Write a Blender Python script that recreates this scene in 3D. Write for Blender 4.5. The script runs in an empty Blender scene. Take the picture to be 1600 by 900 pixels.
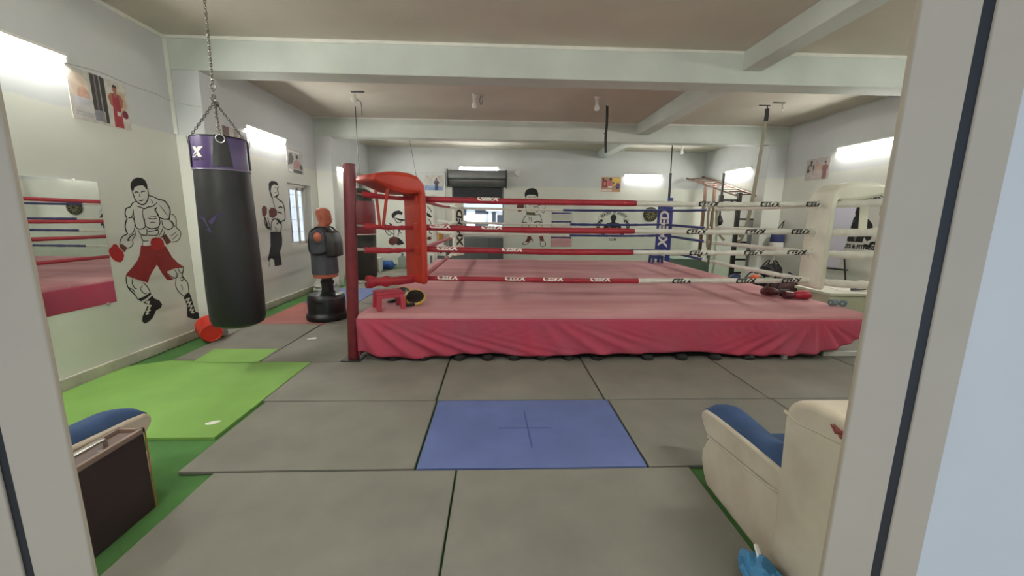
import bpy, bmesh, math, random
from mathutils import Vector, Matrix
random.seed(7)
S = bpy.context.scene
COL = S.collection
R = math.radians

# ---------------------------------------------------------------- camera
cam_data = bpy.data.cameras.new('camera')
cam = bpy.data.objects.new('camera', cam_data)
COL.objects.link(cam)
S.camera = cam
cam_data.sensor_width = 36.0
cam_data.lens = 621.44 / 1600 * 36.0
cam_data.clip_start = 0.02
cam_data.clip_end = 300
YAW, PITCH, ROLL = R(2.2415), R(10.0801), R(-0.6851)
fw = Vector((math.sin(YAW) * math.cos(PITCH), math.cos(YAW) * math.cos(PITCH), -math.sin(PITCH)))
rt0 = Vector((math.cos(YAW), -math.sin(YAW), 0))
dn0 = fw.cross(rt0)
rt = math.cos(ROLL) * rt0 + math.sin(ROLL) * dn0
dn = -math.sin(ROLL) * rt0 + math.cos(ROLL) * dn0
mw = Matrix.Identity(4)
for i in range(3):
    mw[i][0], mw[i][1], mw[i][2] = rt[i], -dn[i], -fw[i]
mw.translation = Vector((0, 0, 1.6))
cam.matrix_world = mw

# ---------------------------------------------------------------- sky, sun, exposure
TUBE_POWER = 172.0
world = bpy.data.worlds.new('world')
S.world = world
world.use_nodes = True
bg = world.node_tree.nodes['Background']
bg.inputs[0].default_value = (0.62, 0.78, 1.0, 1)
bg.inputs[1].default_value = 0.66
sun_data = bpy.data.lights.new('sun', 'SUN')
sun_data.energy = 2.6
sun_data.angle = R(4)
sun_data.color = (1, 0.97, 0.92)
sun = bpy.data.objects.new('sun', sun_data)
COL.objects.link(sun)
sun.rotation_euler = (R(42), 0, R(12))
S.view_settings.view_transform = 'Standard'
S.view_settings.look = 'None'
S.view_settings.exposure = 1.14
S.view_settings.gamma = 1.0
S.view_settings.use_curve_mapping = False

# ---------------------------------------------------------------- materials
def lin(c):
    if isinstance(c, str):
        c = c.lstrip('#')
        c = [int(c[i:i + 2], 16) / 255 for i in (0, 2, 4)]
        return tuple(x / 12.92 if x <= 0.04045 else ((x + 0.055) / 1.055) ** 2.4 for x in c)
    return tuple(c)

MATS = {}
def mat(name, col, rough=0.6, metal=0.0, var=0.0, scale=4.0, bump=0.0, bscale=60.0, col2=None, rand=0.0, spec=0.5, trans=0.0, detail=5, stretch=None):
    """procedural surface: base colour varied by noise, with fine relief"""
    if name in MATS:
        return MATS[name]
    m = bpy.data.materials.new(name)
    m.use_nodes = True
    nt = m.node_tree
    b = nt.nodes['Principled BSDF']
    c = lin(col)
    b.inputs['Base Color'].default_value = (*c, 1)
    b.inputs['Roughness'].default_value = rough
    b.inputs['Metallic'].default_value = metal
    b.inputs['Specular IOR Level'].default_value = spec
    if trans:
        b.inputs['Transmission Weight'].default_value = trans
    tc = nt.nodes.new('ShaderNodeTexCoord')
    out = None
    if var or col2 is not None:
        n = nt.nodes.new('ShaderNodeTexNoise')
        n.inputs['Scale'].default_value = scale
        n.inputs['Detail'].default_value = detail
        if stretch:
            mp = nt.nodes.new('ShaderNodeMapping')
            mp.inputs['Scale'].default_value = stretch
            nt.links.new(tc.outputs['Object'], mp.inputs['Vector'])
            nt.links.new(mp.outputs['Vector'], n.inputs['Vector'])
        else:
            nt.links.new(tc.outputs['Object'], n.inputs['Vector'])
        r = nt.nodes.new('ShaderNodeValToRGB')
        r.color_ramp.elements[0].position = 0.35
        r.color_ramp.elements[1].position = 0.68
        if col2 is None:
            lo = [x * (1 - var) for x in c]
            hi = [min(1, x * (1 + var)) for x in c]
        else:
            lo, hi = lin(col2), c
        r.color_ramp.elements[0].color = (*lo, 1)
        r.color_ramp.elements[1].color = (*hi, 1)
        nt.links.new(n.outputs['Fac'], r.inputs['Fac'])
        out = r.outputs['Color']
    if rand:
        oi = nt.nodes.new('ShaderNodeObjectInfo')
        mr = nt.nodes.new('ShaderNodeMapRange')
        mr.inputs['To Min'].default_value = 1 - rand
        mr.inputs['To Max'].default_value = 1 + rand
        nt.links.new(oi.outputs['Random'], mr.inputs['Value'])
        mx = nt.nodes.new('ShaderNodeMix')
        mx.data_type = 'RGBA'
        mx.blend_type = 'MULTIPLY'
        mx.inputs['Factor'].default_value = 1
        if out:
            nt.links.new(out, mx.inputs['A'])
        else:
            mx.inputs['A'].default_value = (*c, 1)
        nt.links.new(mr.outputs['Result'], mx.inputs['B'])
        out = mx.outputs['Result']
    if out:
        nt.links.new(out, b.inputs['Base Color'])
    if bump:
        n2 = nt.nodes.new('ShaderNodeTexNoise')
        n2.inputs['Scale'].default_value = bscale
        n2.inputs['Detail'].default_value = 3
        nt.links.new(tc.outputs['Object'], n2.inputs['Vector'])
        bp = nt.nodes.new('ShaderNodeBump')
        bp.inputs['Strength'].default_value = bump
        bp.inputs['Distance'].default_value = 0.01
        nt.links.new(n2.outputs['Fac'], bp.inputs['Height'])
        nt.links.new(bp.outputs['Normal'], b.inputs['Normal'])
    MATS[name] = m
    return m

def two_tone(name, low, high, z, soft, rough=0.7, stain=0.08, stain_scale=0.9, bump=0.12, dirt=None):
    """wall paint: one colour below height z, another above, patchy, with a scuffed zone near the floor"""
    m = bpy.data.materials.new(name)
    m.use_nodes = True
    nt = m.node_tree
    b = nt.nodes['Principled BSDF']
    b.inputs['Roughness'].default_value = rough
    tc = nt.nodes.new('ShaderNodeTexCoord')
    sp = nt.nodes.new('ShaderNodeSeparateXYZ')
    nt.links.new(tc.outputs['Object'], sp.inputs[0])
    nz = nt.nodes.new('ShaderNodeTexNoise')
    nz.inputs['Scale'].default_value = stain_scale
    nz.inputs['Detail'].default_value = 6
    nt.links.new(tc.outputs['Object'], nz.inputs['Vector'])
    n2 = nt.nodes.new('ShaderNodeTexNoise')
    n2.inputs['Scale'].default_value = 9
    n2.inputs['Detail'].default_value = 8
    nt.links.new(tc.outputs['Object'], n2.inputs['Vector'])
    ad = nt.nodes.new('ShaderNodeMath'); ad.operation = 'MULTIPLY_ADD'
    ad.inputs[1].default_value = 0.05
    nt.links.new(n2.outputs['Fac'], ad.inputs[0]); nt.links.new(sp.outputs['Z'], ad.inputs[2])
    mr = nt.nodes.new('ShaderNodeMapRange')
    mr.inputs['From Min'].default_value = z - soft + 0.025
    mr.inputs['From Max'].default_value = z + soft + 0.025
    nt.links.new(ad.outputs[0], mr.inputs['Value'])
    mx = nt.nodes.new('ShaderNodeMix'); mx.data_type = 'RGBA'
    mx.inputs['A'].default_value = (*lin(low), 1)
    mx.inputs['B'].default_value = (*lin(high), 1)
    nt.links.new(mr.outputs['Result'], mx.inputs['Factor'])
    last = mx.outputs['Result']
    if dirt:
        dcol, dz = dirt
        md = nt.nodes.new('ShaderNodeMapRange')
        md.inputs['From Min'].default_value = dz
        md.inputs['From Max'].default_value = 0.0
        ad2 = nt.nodes.new('ShaderNodeMath'); ad2.operation = 'MULTIPLY_ADD'
        ad2.inputs[1].default_value = 0.9
        nt.links.new(nz.outputs['Fac'], ad2.inputs[0]); nt.links.new(sp.outputs['Z'], ad2.inputs[2])
        nt.links.new(ad2.outputs[0], md.inputs['Value'])
        mm = nt.nodes.new('ShaderNodeMix'); mm.data_type = 'RGBA'
        nt.links.new(md.outputs['Result'], mm.inputs['Factor'])
        nt.links.new(last, mm.inputs['A'])
        mm.inputs['B'].default_value = (*lin(dcol), 1)
        last = mm.outputs['Result']
    ms = nt.nodes.new('ShaderNodeMapRange')
    ms.inputs['From Min'].default_value = 0.3; ms.inputs['From Max'].default_value = 0.7
    ms.inputs['To Min'].default_value = 1 - stain; ms.inputs['To Max'].default_value = 1 + stain * 0.5
    nt.links.new(nz.outputs['Fac'], ms.inputs['Value'])
    mu = nt.nodes.new('ShaderNodeMix'); mu.data_type = 'RGBA'; mu.blend_type = 'MULTIPLY'
    mu.inputs['Factor'].default_value = 1
    nt.links.new(last, mu.inputs['A']); nt.links.new(ms.outputs['Result'], mu.inputs['B'])
    nt.links.new(mu.outputs['Result'], b.inputs['Base Color'])
    bp = nt.nodes.new('ShaderNodeBump'); bp.inputs['Strength'].default_value = bump; bp.inputs['Distance'].default_value = 0.01
    nt.links.new(n2.outputs['Fac'], bp.inputs['Height']); nt.links.new(bp.outputs['Normal'], b.inputs['Normal'])
    MATS[name] = m
    return m

def emis(name, col, strength):
    m = bpy.data.materials.new(name); m.use_nodes = True
    nt = m.node_tree
    nt.nodes.remove(nt.nodes['Principled BSDF'])
    e = nt.nodes.new('ShaderNodeEmission')
    e.inputs[0].default_value = (*col, 1); e.inputs[1].default_value = strength
    nt.links.new(e.outputs[0], nt.nodes['Material Output'].inputs[0])
    MATS[name] = m
    return m

# ---------------------------------------------------------------- mesh building
class MB:
    def __init__(s):
        s.v, s.f, s.m = [], [], []
    def add(s, vs, fs, mi=0):
        o = len(s.v)
        s.v += [tuple(p) for p in vs]
        for q in fs:
            s.f.append([o + i for i in q]); s.m.append(mi)
        return s
    def box(s, x0, y0, z0, x1, y1, z1, mi=0, rz=0.0, piv=None):
        vs = [(x, y, z) for z in (z0, z1) for y in (y0, y1) for x in (x0, x1)]
        if rz:
            px, py = piv or ((x0 + x1) / 2, (y0 + y1) / 2)
            c, n = math.cos(rz), math.sin(rz)
            vs = [(px + (x - px) * c - (y - py) * n, py + (x - px) * n + (y - py) * c, z) for x, y, z in vs]
        return s.add(vs, [(0, 2, 3, 1), (4, 5, 7, 6), (0, 1, 5, 4), (2, 6, 7, 3), (0, 4, 6, 2), (1, 3, 7, 5)], mi)
    def bar(s, p0, p1, w, h, up=(0, 0, 1), mi=0):
        p0, p1 = Vector(p0), Vector(p1)
        d = (p1 - p0).normalized()
        a = d.cross(Vector(up))
        if a.length < 1e-4:
            a = d.cross(Vector((1, 0, 0)))
        a.normalize(); b = a.cross(d)
        vs = [p + a * (i * w / 2) + b * (j * h / 2) for p in (p0, p1) for i, j in ((-1, -1), (1, -1), (1, 1), (-1, 1))]
        return s.add(vs, [(0, 1, 2, 3), (7, 6, 5, 4), (0, 4, 5, 1), (1, 5, 6, 2), (2, 6, 7, 3), (3, 7, 4, 0)], mi)
    def tube(s, pts, r, n=8, mi=0, closed=False, squash=1.0, mis=None):
        pts = [Vector(p) for p in pts]
        k = len(pts)
        rs = r if isinstance(r, (list, tuple)) else [r] * k
        t0 = (pts[1] - pts[0]).normalized()
        a = t0.cross(Vector((0, 0, 1)))
        if a.length < 1e-3:
            a = t0.cross(Vector((1, 0, 0)))
        a.normalize()
        vs = []
        for i, p in enumerate(pts):
            if closed:
                t = pts[(i + 1) % k] - pts[i - 1]
            else:
                t = pts[min(i + 1, k - 1)] - pts[max(i - 1, 0)]
            t.normalize()
            a = (a - t * a.dot(t)).normalized()
            b = t.cross(a)
            for j in range(n):
                an = 2 * math.pi * j / n
                vs.append(p + a * (rs[i] * math.cos(an)) + b * (rs[i] * squash * math.sin(an)))
        o = len(s.v)
        s.v += [tuple(p) for p in vs]
        for i in range(k if closed else k - 1):
            ii = (i + 1) % k
            for j in range(n):
                jj = (j + 1) % n
                s.f.append([o + i * n + j, o + i * n + jj, o + ii * n + jj, o + ii * n + j])
                s.m.append(mis[i] if mis else mi)
        if not closed:
            s.f.append([o + j for j in range(n)][::-1]); s.m.append(mis[0] if mis else mi)
            s.f.append([o + (k - 1) * n + j for j in range(n)]); s.m.append(mis[-1] if mis else mi)
        return s
    def cyl(s, p0, p1, r0, r1=None, n=16, mi=0):
        return s.tube([p0, p1], [r0, r0 if r1 is None else r1], n, mi)
    def lathe(s, c, prof, n=24, mi=0, M=None, mis=None):
        vs = []
        for r, z in prof:
            for j in range(n):
                a = 2 * math.pi * j / n
                p = Vector((r * math.cos(a), r * math.sin(a), z))
                if M is not None:
                    p = M @ p
                vs.append(p + Vector(c))
        o = len(s.v)
        s.v += [tuple(p) for p in vs]
        for i in range(len(prof) - 1):
            for j in range(n):
                jj = (j + 1) % n
                s.f.append([o + i * n + j, o + i * n + jj, o + (i + 1) * n + jj, o + (i + 1) * n + j])
                s.m.append(mis[i] if mis else mi)
        s.f.append([o + j for j in range(n)][::-1]); s.m.append(mis[0] if mis else mi)
        k = len(prof) - 1
        s.f.append([o + k * n + j for j in range(n)]); s.m.append(mis[-1] if mis else mi)
        return s
    def loft(s, rings, mi=0, mis=None, cap=True):
        n = len(rings[0]); o = len(s.v)
        for r in rings:
            s.v += [tuple(p) for p in r]
        for i in range(len(rings) - 1):
            for j in range(n):
                jj = (j + 1) % n
                s.f.append([o + i * n + j, o + i * n + jj, o + (i + 1) * n + jj, o + (i + 1) * n + j])
                s.m.append(mis[i] if mis else mi)
        if cap:
            s.f.append([o + j for j in range(n)][::-1]); s.m.append(mis[0] if mis else mi)
            k = len(rings) - 1
            s.f.append([o + k * n + j for j in range(n)]); s.m.append(mis[-1] if mis else mi)
        return s
    def ball(s, c, r, nu=14, nv=8, mi=0, M=None):
        if not isinstance(r, (tuple, list)):
            r = (r, r, r)
        rings = []
        for i in range(nv + 1):
            t = math.pi * min(max(i / nv, 0.02), 0.98)
            ring = []
            for j in range(nu):
                a = 2 * math.pi * j / nu
                p = Vector((r[0] * math.sin(t) * math.cos(a), r[1] * math.sin(t) * math.sin(a), -r[2] * math.cos(t)))
                if M is not None:
                    p = M @ p
                ring.append(p + Vector(c))
            rings.append(ring)
        return s.loft(rings, mi)
    def prism(s, base, vec, mi=0):
        n = len(base); v = Vector(vec)
        vs = [Vector(p) for p in base] + [Vector(p) + v for p in base]
        fs = [list(range(n))[::-1], [n + i for i in range(n)]] + [[i, (i + 1) % n, n + (i + 1) % n, n + i] for i in range(n)]
        return s.add(vs, fs, mi)
    def torus(s, c, R0, r, n=16, k=8, mi=0, M=None):
        pts = []
        for i in range(n):
            a = 2 * math.pi * i / n
            p = Vector((R0 * math.cos(a), R0 * math.sin(a), 0))
            if M is not None:
                p = M @ p
            pts.append(p + Vector(c))
        return s.tube(pts, r, k, mi, closed=True)
    def build(s, name, mats, parent=None, smooth=True, angle=40, bevel=0.0, seg=2, sub=0, recalc=True):
        org = ORG.get(parent.as_pointer(), Vector((0, 0, 0))) if parent else Vector((0, 0, 0))
        me = bpy.data.meshes.new(name)
        me.from_pydata([(x - org.x, y - org.y, z - org.z) for x, y, z in s.v], [], s.f)
        if not isinstance(mats, (list, tuple)):
            mats = [mats]
        for m in mats:
            me.materials.append(m)
        me.polygons.foreach_set('material_index', s.m)
        if recalc:
            bm = bmesh.new(); bm.from_mesh(me)
            bmesh.ops.recalc_face_normals(bm, faces=bm.faces)
            bm.to_mesh(me); bm.free()
        if smooth:
            me.polygons.foreach_set('use_smooth', [True] * len(me.polygons))
            me.set_sharp_from_angle(angle=R(angle))
        me.update()
        ob = bpy.data.objects.new(name, me)
        COL.objects.link(ob)
        if bevel:
            md = ob.modifiers.new('bevel', 'BEVEL'); md.width = bevel; md.segments = seg; md.limit_method = 'ANGLE'
        if sub:
            md = ob.modifiers.new('sub', 'SUBSURF'); md.levels = sub; md.render_levels = sub
        ORG[ob.as_pointer()] = org
        if parent:
            ob.parent = parent
        return ob

ORG = {}
def tag(o, label=None, cat=None, group=None, kind=None):
    if label: o['label'] = label
    if cat: o['category'] = cat
    if group: o['group'] = group
    if kind: o['kind'] = kind
    return o

def thing(name, label, cat, loc, group=None):
    o = bpy.data.objects.new(name, None)
    o.empty_display_size = 0.1
    COL.objects.link(o)
    o.location = loc
    ORG[o.as_pointer()] = Vector(loc)
    return tag(o, label, cat, group)

def struct(name, mb, mats, parent=None, **k):
    o = mb.build(name, mats, parent, **k)
    if parent is None:
        o['kind'] = 'structure'
    return o

def arc(c, r, a0, a1, n):
    return [(c[0] + r * math.cos(a0 + (a1 - a0) * i / n), c[1] + r * math.sin(a0 + (a1 - a0) * i / n)) for i in range(n + 1)]

def ell(cx, cy, rx, ry, n=16, rot=0.0):
    out = []
    for i in range(n):
        a = 2 * math.pi * i / n
        x, y = rx * math.cos(a), ry * math.sin(a)
        out.append((cx + x * math.cos(rot) - y * math.sin(rot), cy + x * math.sin(rot) + y * math.cos(rot)))
    return out

def smooth_path(pts, k=4):
    """Catmull-Rom through 2D or 3D points"""
    P = [Vector(p) for p in pts]
    if len(P) < 3:
        return P
    out = []
    for i in range(len(P) - 1):
        p0, p1, p2, p3 = P[max(i - 1, 0)], P[i], P[i + 1], P[min(i + 2, len(P) - 1)]
        for j in range(k):
            t = j / k
            out.append(0.5 * ((2 * p1) + (p2 - p0) * t + (2 * p0 - 5 * p1 + 4 * p2 - p3) * t * t + (3 * p1 - p0 - 3 * p2 + p3) * t ** 3))
    out.append(P[-1])
    return out

# paint film on a wall: u, v are wall coordinates in metres, lifted off the wall by d
class Film:
    def __init__(s, to3, d=0.002):
        s.to3, s.d, s.mb = to3, d, MB()
    def fill(s, pts, mi=0, lift=0.0):
        s.mb.add([s.to3(u, v, s.d + lift) for u, v in pts], [list(range(len(pts)))], mi)
        return s
    def line(s, pts, w, mi=0, lift=0.0, k=3, taper=True):
        P = smooth_path([(u, v) for u, v in pts], k)
        n = len(P); vs = []
        for i, p in enumerate(P):
            t = P[min(i + 1, n - 1)] - P[max(i - 1, 0)]
            if t.length < 1e-9:
                t = Vector((1, 0))
            t.normalize()
            q = Vector((-t.y, t.x))
            ww = w / 2
            if taper:
                ww *= 0.45 + 0.55 * math.sin(math.pi * (0.12 + 0.76 * i / max(1, n - 1)))
            vs += [s.to3(*(p + q * ww), s.d + lift), s.to3(*(p - q * ww), s.d + lift)]
        s.mb.add(vs, [(2 * i, 2 * i + 1, 2 * i + 3, 2 * i + 2) for i in range(n - 1)], mi)
        return s
    def build(s, name, mats, parent=None):
        return s.mb.build(name, mats, parent, smooth=False, recalc=False)
    def pieces(s, names, m, parent):
        out = []
        for f, nm in zip(list(s.mb.f), names):
            out.append(MB().add([s.mb.v[i] for i in f], [list(range(len(f)))]).build(nm, m, parent, smooth=False, recalc=False))
        return out

_glyph = {}
def glyphs(txt, size, bold=0.0, shear=0.0):
    """outline of a word as flat polygons, centred on 0,0"""
    key = (txt, size, bold, shear)
    if key not in _glyph:
        cu = bpy.data.curves.new('lettering', 'FONT')
        cu.body = txt; cu.size = size; cu.align_x = 'CENTER'; cu.offset = bold; cu.shear = shear
        cu.resolution_u = 3
        o = bpy.data.objects.new('lettering', cu)
        COL.objects.link(o)
        dg = bpy.context.evaluated_depsgraph_get()
        me = bpy.data.meshes.new_from_object(o.evaluated_get(dg))
        vs = [(v.co.x, v.co.y) for v in me.vertices]
        fs = [list(p.vertices) for p in me.polygons]
        bpy.data.objects.remove(o); bpy.data.curves.remove(cu); bpy.data.meshes.remove(me)
        if vs:
            my = (min(v[1] for v in vs) + max(v[1] for v in vs)) / 2
            mx = (min(v[0] for v in vs) + max(v[0] for v in vs)) / 2
            vs = [(x - mx, y - my) for x, y in vs]
        _glyph[key] = (vs, fs)
    return _glyph[key]

def words(mb, txt, size, f, mi=0, bold=0.0, shear=0.0):
    vs, fs = glyphs(txt, size, bold, shear)
    mb.add([f(x, y) for x, y in vs], fs, mi)
    return mb

# ================================================================ SETTING
XL, XR, YF, YB, ZT = -3.97, 6.60, 0.58, 12.85, 3.68
M_wall = two_tone('wall_paint', '#DDDFD6', '#D1D5D5', 2.55, 0.012)
M_beam = two_tone('beam_paint', '#CBD3CB', '#D0D7D0', 5.0, 0.1, stain=0.1, stain_scale=1.5)
M_ceil = mat('ceiling_paint', '#CBC5B8', 0.85, var=0.05, scale=1.2, bump=0.15, bscale=25)
M_plaster = mat('plaster_kerb', '#B9B6A6', 0.8, var=0.12, scale=5, bump=0.3, bscale=40)
M_carpet = mat('green_carpet', '#47753A', 0.95, var=0.16, scale=3, bump=0.3, bscale=300)
M_jamb = mat('door_frame_paint', '#B5A58E', 0.55, var=0.05, scale=3, bump=0.06, bscale=30)
M_gap = mat('gasket_black', '#08080C', 0.6)
M_out = mat('landing_wall_paint', '#CFCDC8', 0.8, var=0.05, scale=2)
M_white = mat('white_enamel', '#E4E3DC', 0.45)
M_black = mat('black_plastic', '#17181A', 0.45)
M_steel = mat('steel', '#DCDCD8', 0.3, metal=1.0)
M_dsteel = mat('dark_steel', '#4A4743', 0.4, metal=0.9)
M_glass = None

struct('floor', MB().box(XL - 0.2, YF - 0.13, -0.12, XR + 0.2, YB + 0.2, -0.026), M_carpet, smooth=False)
struct('ceiling', MB().box(XL - 0.2, 0.45, ZT, XR + 0.2, YB + 0.2, ZT + 0.15), M_ceil, smooth=False)

# left wall with the window hole
WY0, WY1, WZ0, WZ1 = 7.90, 8.86, 0.95, 2.20
w = MB()
w.box(XL - 0.2, YF, -0.1, XL, WY0, ZT).box(XL - 0.2, WY1, -0.1, XL, YB, ZT)
w.box(XL - 0.2, WY0, -0.1, XL, WY1, WZ0).box(XL - 0.2, WY0, WZ1, XL, WY1, ZT)
struct('wall_left', w, M_wall, smooth=False)
struct('wall_right', MB().box(XR, YF, -0.1, XR + 0.2, YB, ZT), M_wall, smooth=False)
# back wall with the shutter opening
BX0, BX1, BZ0, BZ1 = -1.42, 0.21, 1.14, 2.52
w = MB()
w.box(XL - 0.2, YB, -0.1, BX0, YB + 0.2, ZT).box(BX1, YB, -0.1, XR + 0.2, YB + 0.2, ZT)
w.box(BX0, YB, -0.1, BX1, YB + 0.2, BZ0).box(BX0, YB, BZ1, BX1, YB + 0.2, ZT)
struct('wall_back', w, M_wall, smooth=False)
# front wall, with the doorway the picture is taken through
w = MB()
w.box(XL - 0.2, 0.45, -0.1, -0.70, YF, ZT).box(0.57, 0.45, -0.1, XR + 0.2, YF, ZT).box(-0.70, 0.45, 2.12, 0.57, YF, ZT)
struct('wall_front', w, M_out, smooth=False)
dr = thing('door_1', None, None, (0, 0.45, 0)); dr['kind'] = 'structure'
MB().box(-0.57, 0.443, 0, -0.50, 0.4499, 2.08).build('door_frame', M_jamb, dr, bevel=0.002)
MB().box(-0.72, 0.443, 0, -0.583, 0.4499, 2.08).build('door_frame', M_jamb, dr, bevel=0.002)
MB().box(0.44, 0.443, 0, 0.508, 0.4499, 2.08).build('door_frame', M_jamb, dr, bevel=0.002)
MB().box(0.524, 0.4445, 0, 0.575, 0.4499, 2.08).build('door_frame', M_jamb, dr, bevel=0.002)
MB().box(-0.72, 0.443, 2.08, 0.575, 0.4499, 2.16).build('door_frame', M_jamb, dr, bevel=0.002)
MB().box(-0.584, 0.4462, 0, -0.569, 0.4495, 2.08).build('gasket', M_gap, dr)
MB().box(0.507, 0.4462, 0, 0.525, 0.4495, 2.08).build('gasket', M_gap, dr)
struct('landing_floor', MB().box(-4, -3.2, -0.12, 4, 0.45, -0.026), mat('landing_concrete', '#8E8C86', 0.85, var=0.1), smooth=False)

struct('sun_block_roof', MB().box(-4, -2.4, 2.7, 4, 0.45, 2.85), M_out, smooth=False)  # unseen slab, added to keep the sun from coming through the doorway
struct('landing_wall', MB().box(-4.15, -2.4, -0.12, -4.0, 0.45, 2.7), M_out, smooth=False)

# beams, pillars, cornice and kerb
BZ = 3.30
struct('beam', MB().box(XL, 5.31, BZ, XR, 5.64, ZT), M_beam, bevel=0.008)
struct('beam', MB().box(XL, 9.20, 3.28, XR, 9.48, ZT), M_beam, bevel=0.008)
struct('beam', MB().box(3.08, YF, 3.45, 3.33, 5.31, ZT), M_beam, bevel=0.008)
struct('beam', MB().box(3.10, 5.64, 3.43, 3.36, 9.20, ZT), M_beam, bevel=0.008)
struct('beam', MB().box(3.14, 9.48, 3.45, 3.40, YB, ZT), M_beam, bevel=0.008)
struct('pillar', MB().box(XL, 5.31, -0.02, XL + 0.36, 5.64, BZ), M_wall, bevel=0.008)
struct('pillar', MB().box(XL, 9.20, -0.02, XL + 0.34, 9.48, 3.28), M_wall, bevel=0.008)
struct('pillar', MB().box(XR - 0.44, 9.20, -0.02, XR, 9.48, 3.28), M_wall, bevel=0.008)
struct('pillar', MB().box(XR - 0.40, 5.31, -0.02, XR, 5.64, BZ), M_wall, bevel=0.008)
def cornice(p0, p1, w, h, up, seed):
    rnd = random.Random(seed); m = MB(); p0, p1 = Vector(p0), Vector(p1); n = 14
    for i in range(n):
        a, b = p0.lerp(p1, i / n), p0.lerp(p1, (i + 1) / n)
        m.bar(a, b, w, h * rnd.uniform(0.75, 1.25), up=up)
    return m
M_corn = mat('cornice_white', '#E2E3DA', 0.8, var=0.05, scale=6)
struct('trim_2', cornice((XL, 5.305, ZT - 0.018), (XR, 5.305, ZT - 0.018), 0.014, 0.04, (0, 0, 1), 1), M_corn, smooth=False)
struct('trim_3', cornice((XL + 0.006, YF, ZT - 0.018), (XL + 0.006, 5.30, ZT - 0.018), 0.014, 0.045, (0, 0, 1), 2), M_corn, smooth=False)
struct('trim_4', cornice((XL, 9.195, ZT - 0.014), (XR, 9.195, ZT - 0.014), 0.012, 0.028, (0, 0, 1), 3), M_corn, smooth=False)
struct('trim_5', cornice((XL + 0.02, 5.30, 2.56), (XL + 0.02, 5.30, ZT - 0.04), 0.05, 0.012, (0, 1, 0), 4), M_corn, smooth=False)
kb = MB()
kb.box(XL, YF, -0.02, XL + 0.035, 5.31, 0.10).box(XL, 5.64, -0.02, XL + 0.035, 9.20, 0.10).box(XL, 9.48, -0.02, XL + 0.035, YB, 0.10)
struct('baseboard_left', kb, M_plaster, bevel=0.008)
struct('baseboard_right', MB().box(XR - 0.035, YF, -0.02, XR, 9.2, 0.10), M_plaster, bevel=0.008)
struct('baseboard_back', MB().box(XL, YB - 0.035, -0.02, XR, YB, 0.10), M_plaster, bevel=0.008)

# window in the left wall: two sliding sashes, one pushed aside
wn = thing('window_1', None, None, (XL - 0.12, WY0, WZ0)); wn['kind'] = 'structure'
M_pane = mat('clear_glass', (1, 1, 1), 0.02, trans=1.0)
fr = MB()
xa, xb = XL - 0.17, XL - 0.10
fr.box(xa, WY0, WZ0, xb, WY0 + 0.05, WZ1).box(xa, WY1 - 0.05, WZ0, xb, WY1, WZ1).box(xa, WY0, WZ0, xb, WY1, WZ0 + 0.05).box(xa, WY0, WZ1 - 0.05, xb, WY1, WZ1)
fr.build('window_frame', M_white, wn, bevel=0.004)
def sash(y0, y1, xo):
    m = MB(); a, b = xa + xo, xa + xo + 0.028
    m.box(a, y0, WZ0 + 0.05, b, y0 + 0.06, WZ1 - 0.05).box(a, y1 - 0.06, WZ0 + 0.05, b, y1, WZ1 - 0.05)
    m.box(a, y0, WZ0 + 0.05, b, y1, WZ0 + 0.11).box(a, y0, WZ1 - 0.11, b, y1, WZ1 - 0.05)
    o = m.build('window_sash', M_white, wn, bevel=0.003)
    MB().box(a + 0.011, y0 + 0.05, WZ0 + 0.1, a + 0.016, y1 - 0.05, WZ1 - 0.1).build('pane', M_pane, o, smooth=False)
sash(WY0 + 0.14, WY0 + 0.60, 0.036)
sash(WY0 + 0.28, WY1 - 0.05, 0.004)
MB().box(xa + 0.05, WY0 + 0.055, WZ0 + 0.06, xb - 0.005, WY0 + 0.125, WZ1 - 0.06).build('screen_rail', M_gap, wn)
gr = MB()
for z in (1.25, 1.5, 1.75, 2.0):
    gr.cyl((XL - 0.185, WY0, z), (XL - 0.185, WY1, z), 0.006, n=6)
gr.build('safety_bars', M_white, wn)

# opening in the back wall: sill and the world outside
struct('trim_1', MB().box(BX0 - 0.08, YB - 0.05, 0.99, BX1 + 0.02, YB + 0.22, BZ0), M_white, bevel=0.01)

# buildings outside
M_facade = mat('white_facade', '#F1F0EC', 0.8, var=0.04, scale=1)
M_winglass = mat('dark_window_glass', '#3A4148', 0.15)
M_rail = mat('balcony_rail', '#5A5C5E', 0.5, metal=0.5)
def building(name, label, x0, x1, y, depth, z0, z1, wins, mat_):
    b = thing(name, label, 'building', ((x0 + x1) / 2, y, z0))
    MB().box(x0, y, z0, x1, y + depth, z1).build('facade', mat_, b, smooth=False)
    MB().box(x0 - 0.15, y - 0.15, z1, x1 + 0.15, y + depth, z1 + 0.12).build('parapet', mat_, b, smooth=False)
    for (wx, wz, ww, wh) in wins:
        f = MB()
        f.box(wx - 0.05, y - 0.05, wz - 0.05, wx + ww + 0.05, y - 0.001, wz).box(wx - 0.05, y - 0.05, wz + wh, wx + ww + 0.05, y - 0.001, wz + wh + 0.05)
        f.box(wx - 0.05, y - 0.05, wz, wx, y - 0.001, wz + wh).box(wx + ww, y - 0.05, wz, wx + ww + 0.05, y - 0.001, wz + wh)
        f = f.build('window', M_rail, b, smooth=False)
        MB().box(wx, y - 0.03, wz, wx + ww, y - 0.002, wz + wh).build('pane', M_winglass, f, smooth=False)
    return b
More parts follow.
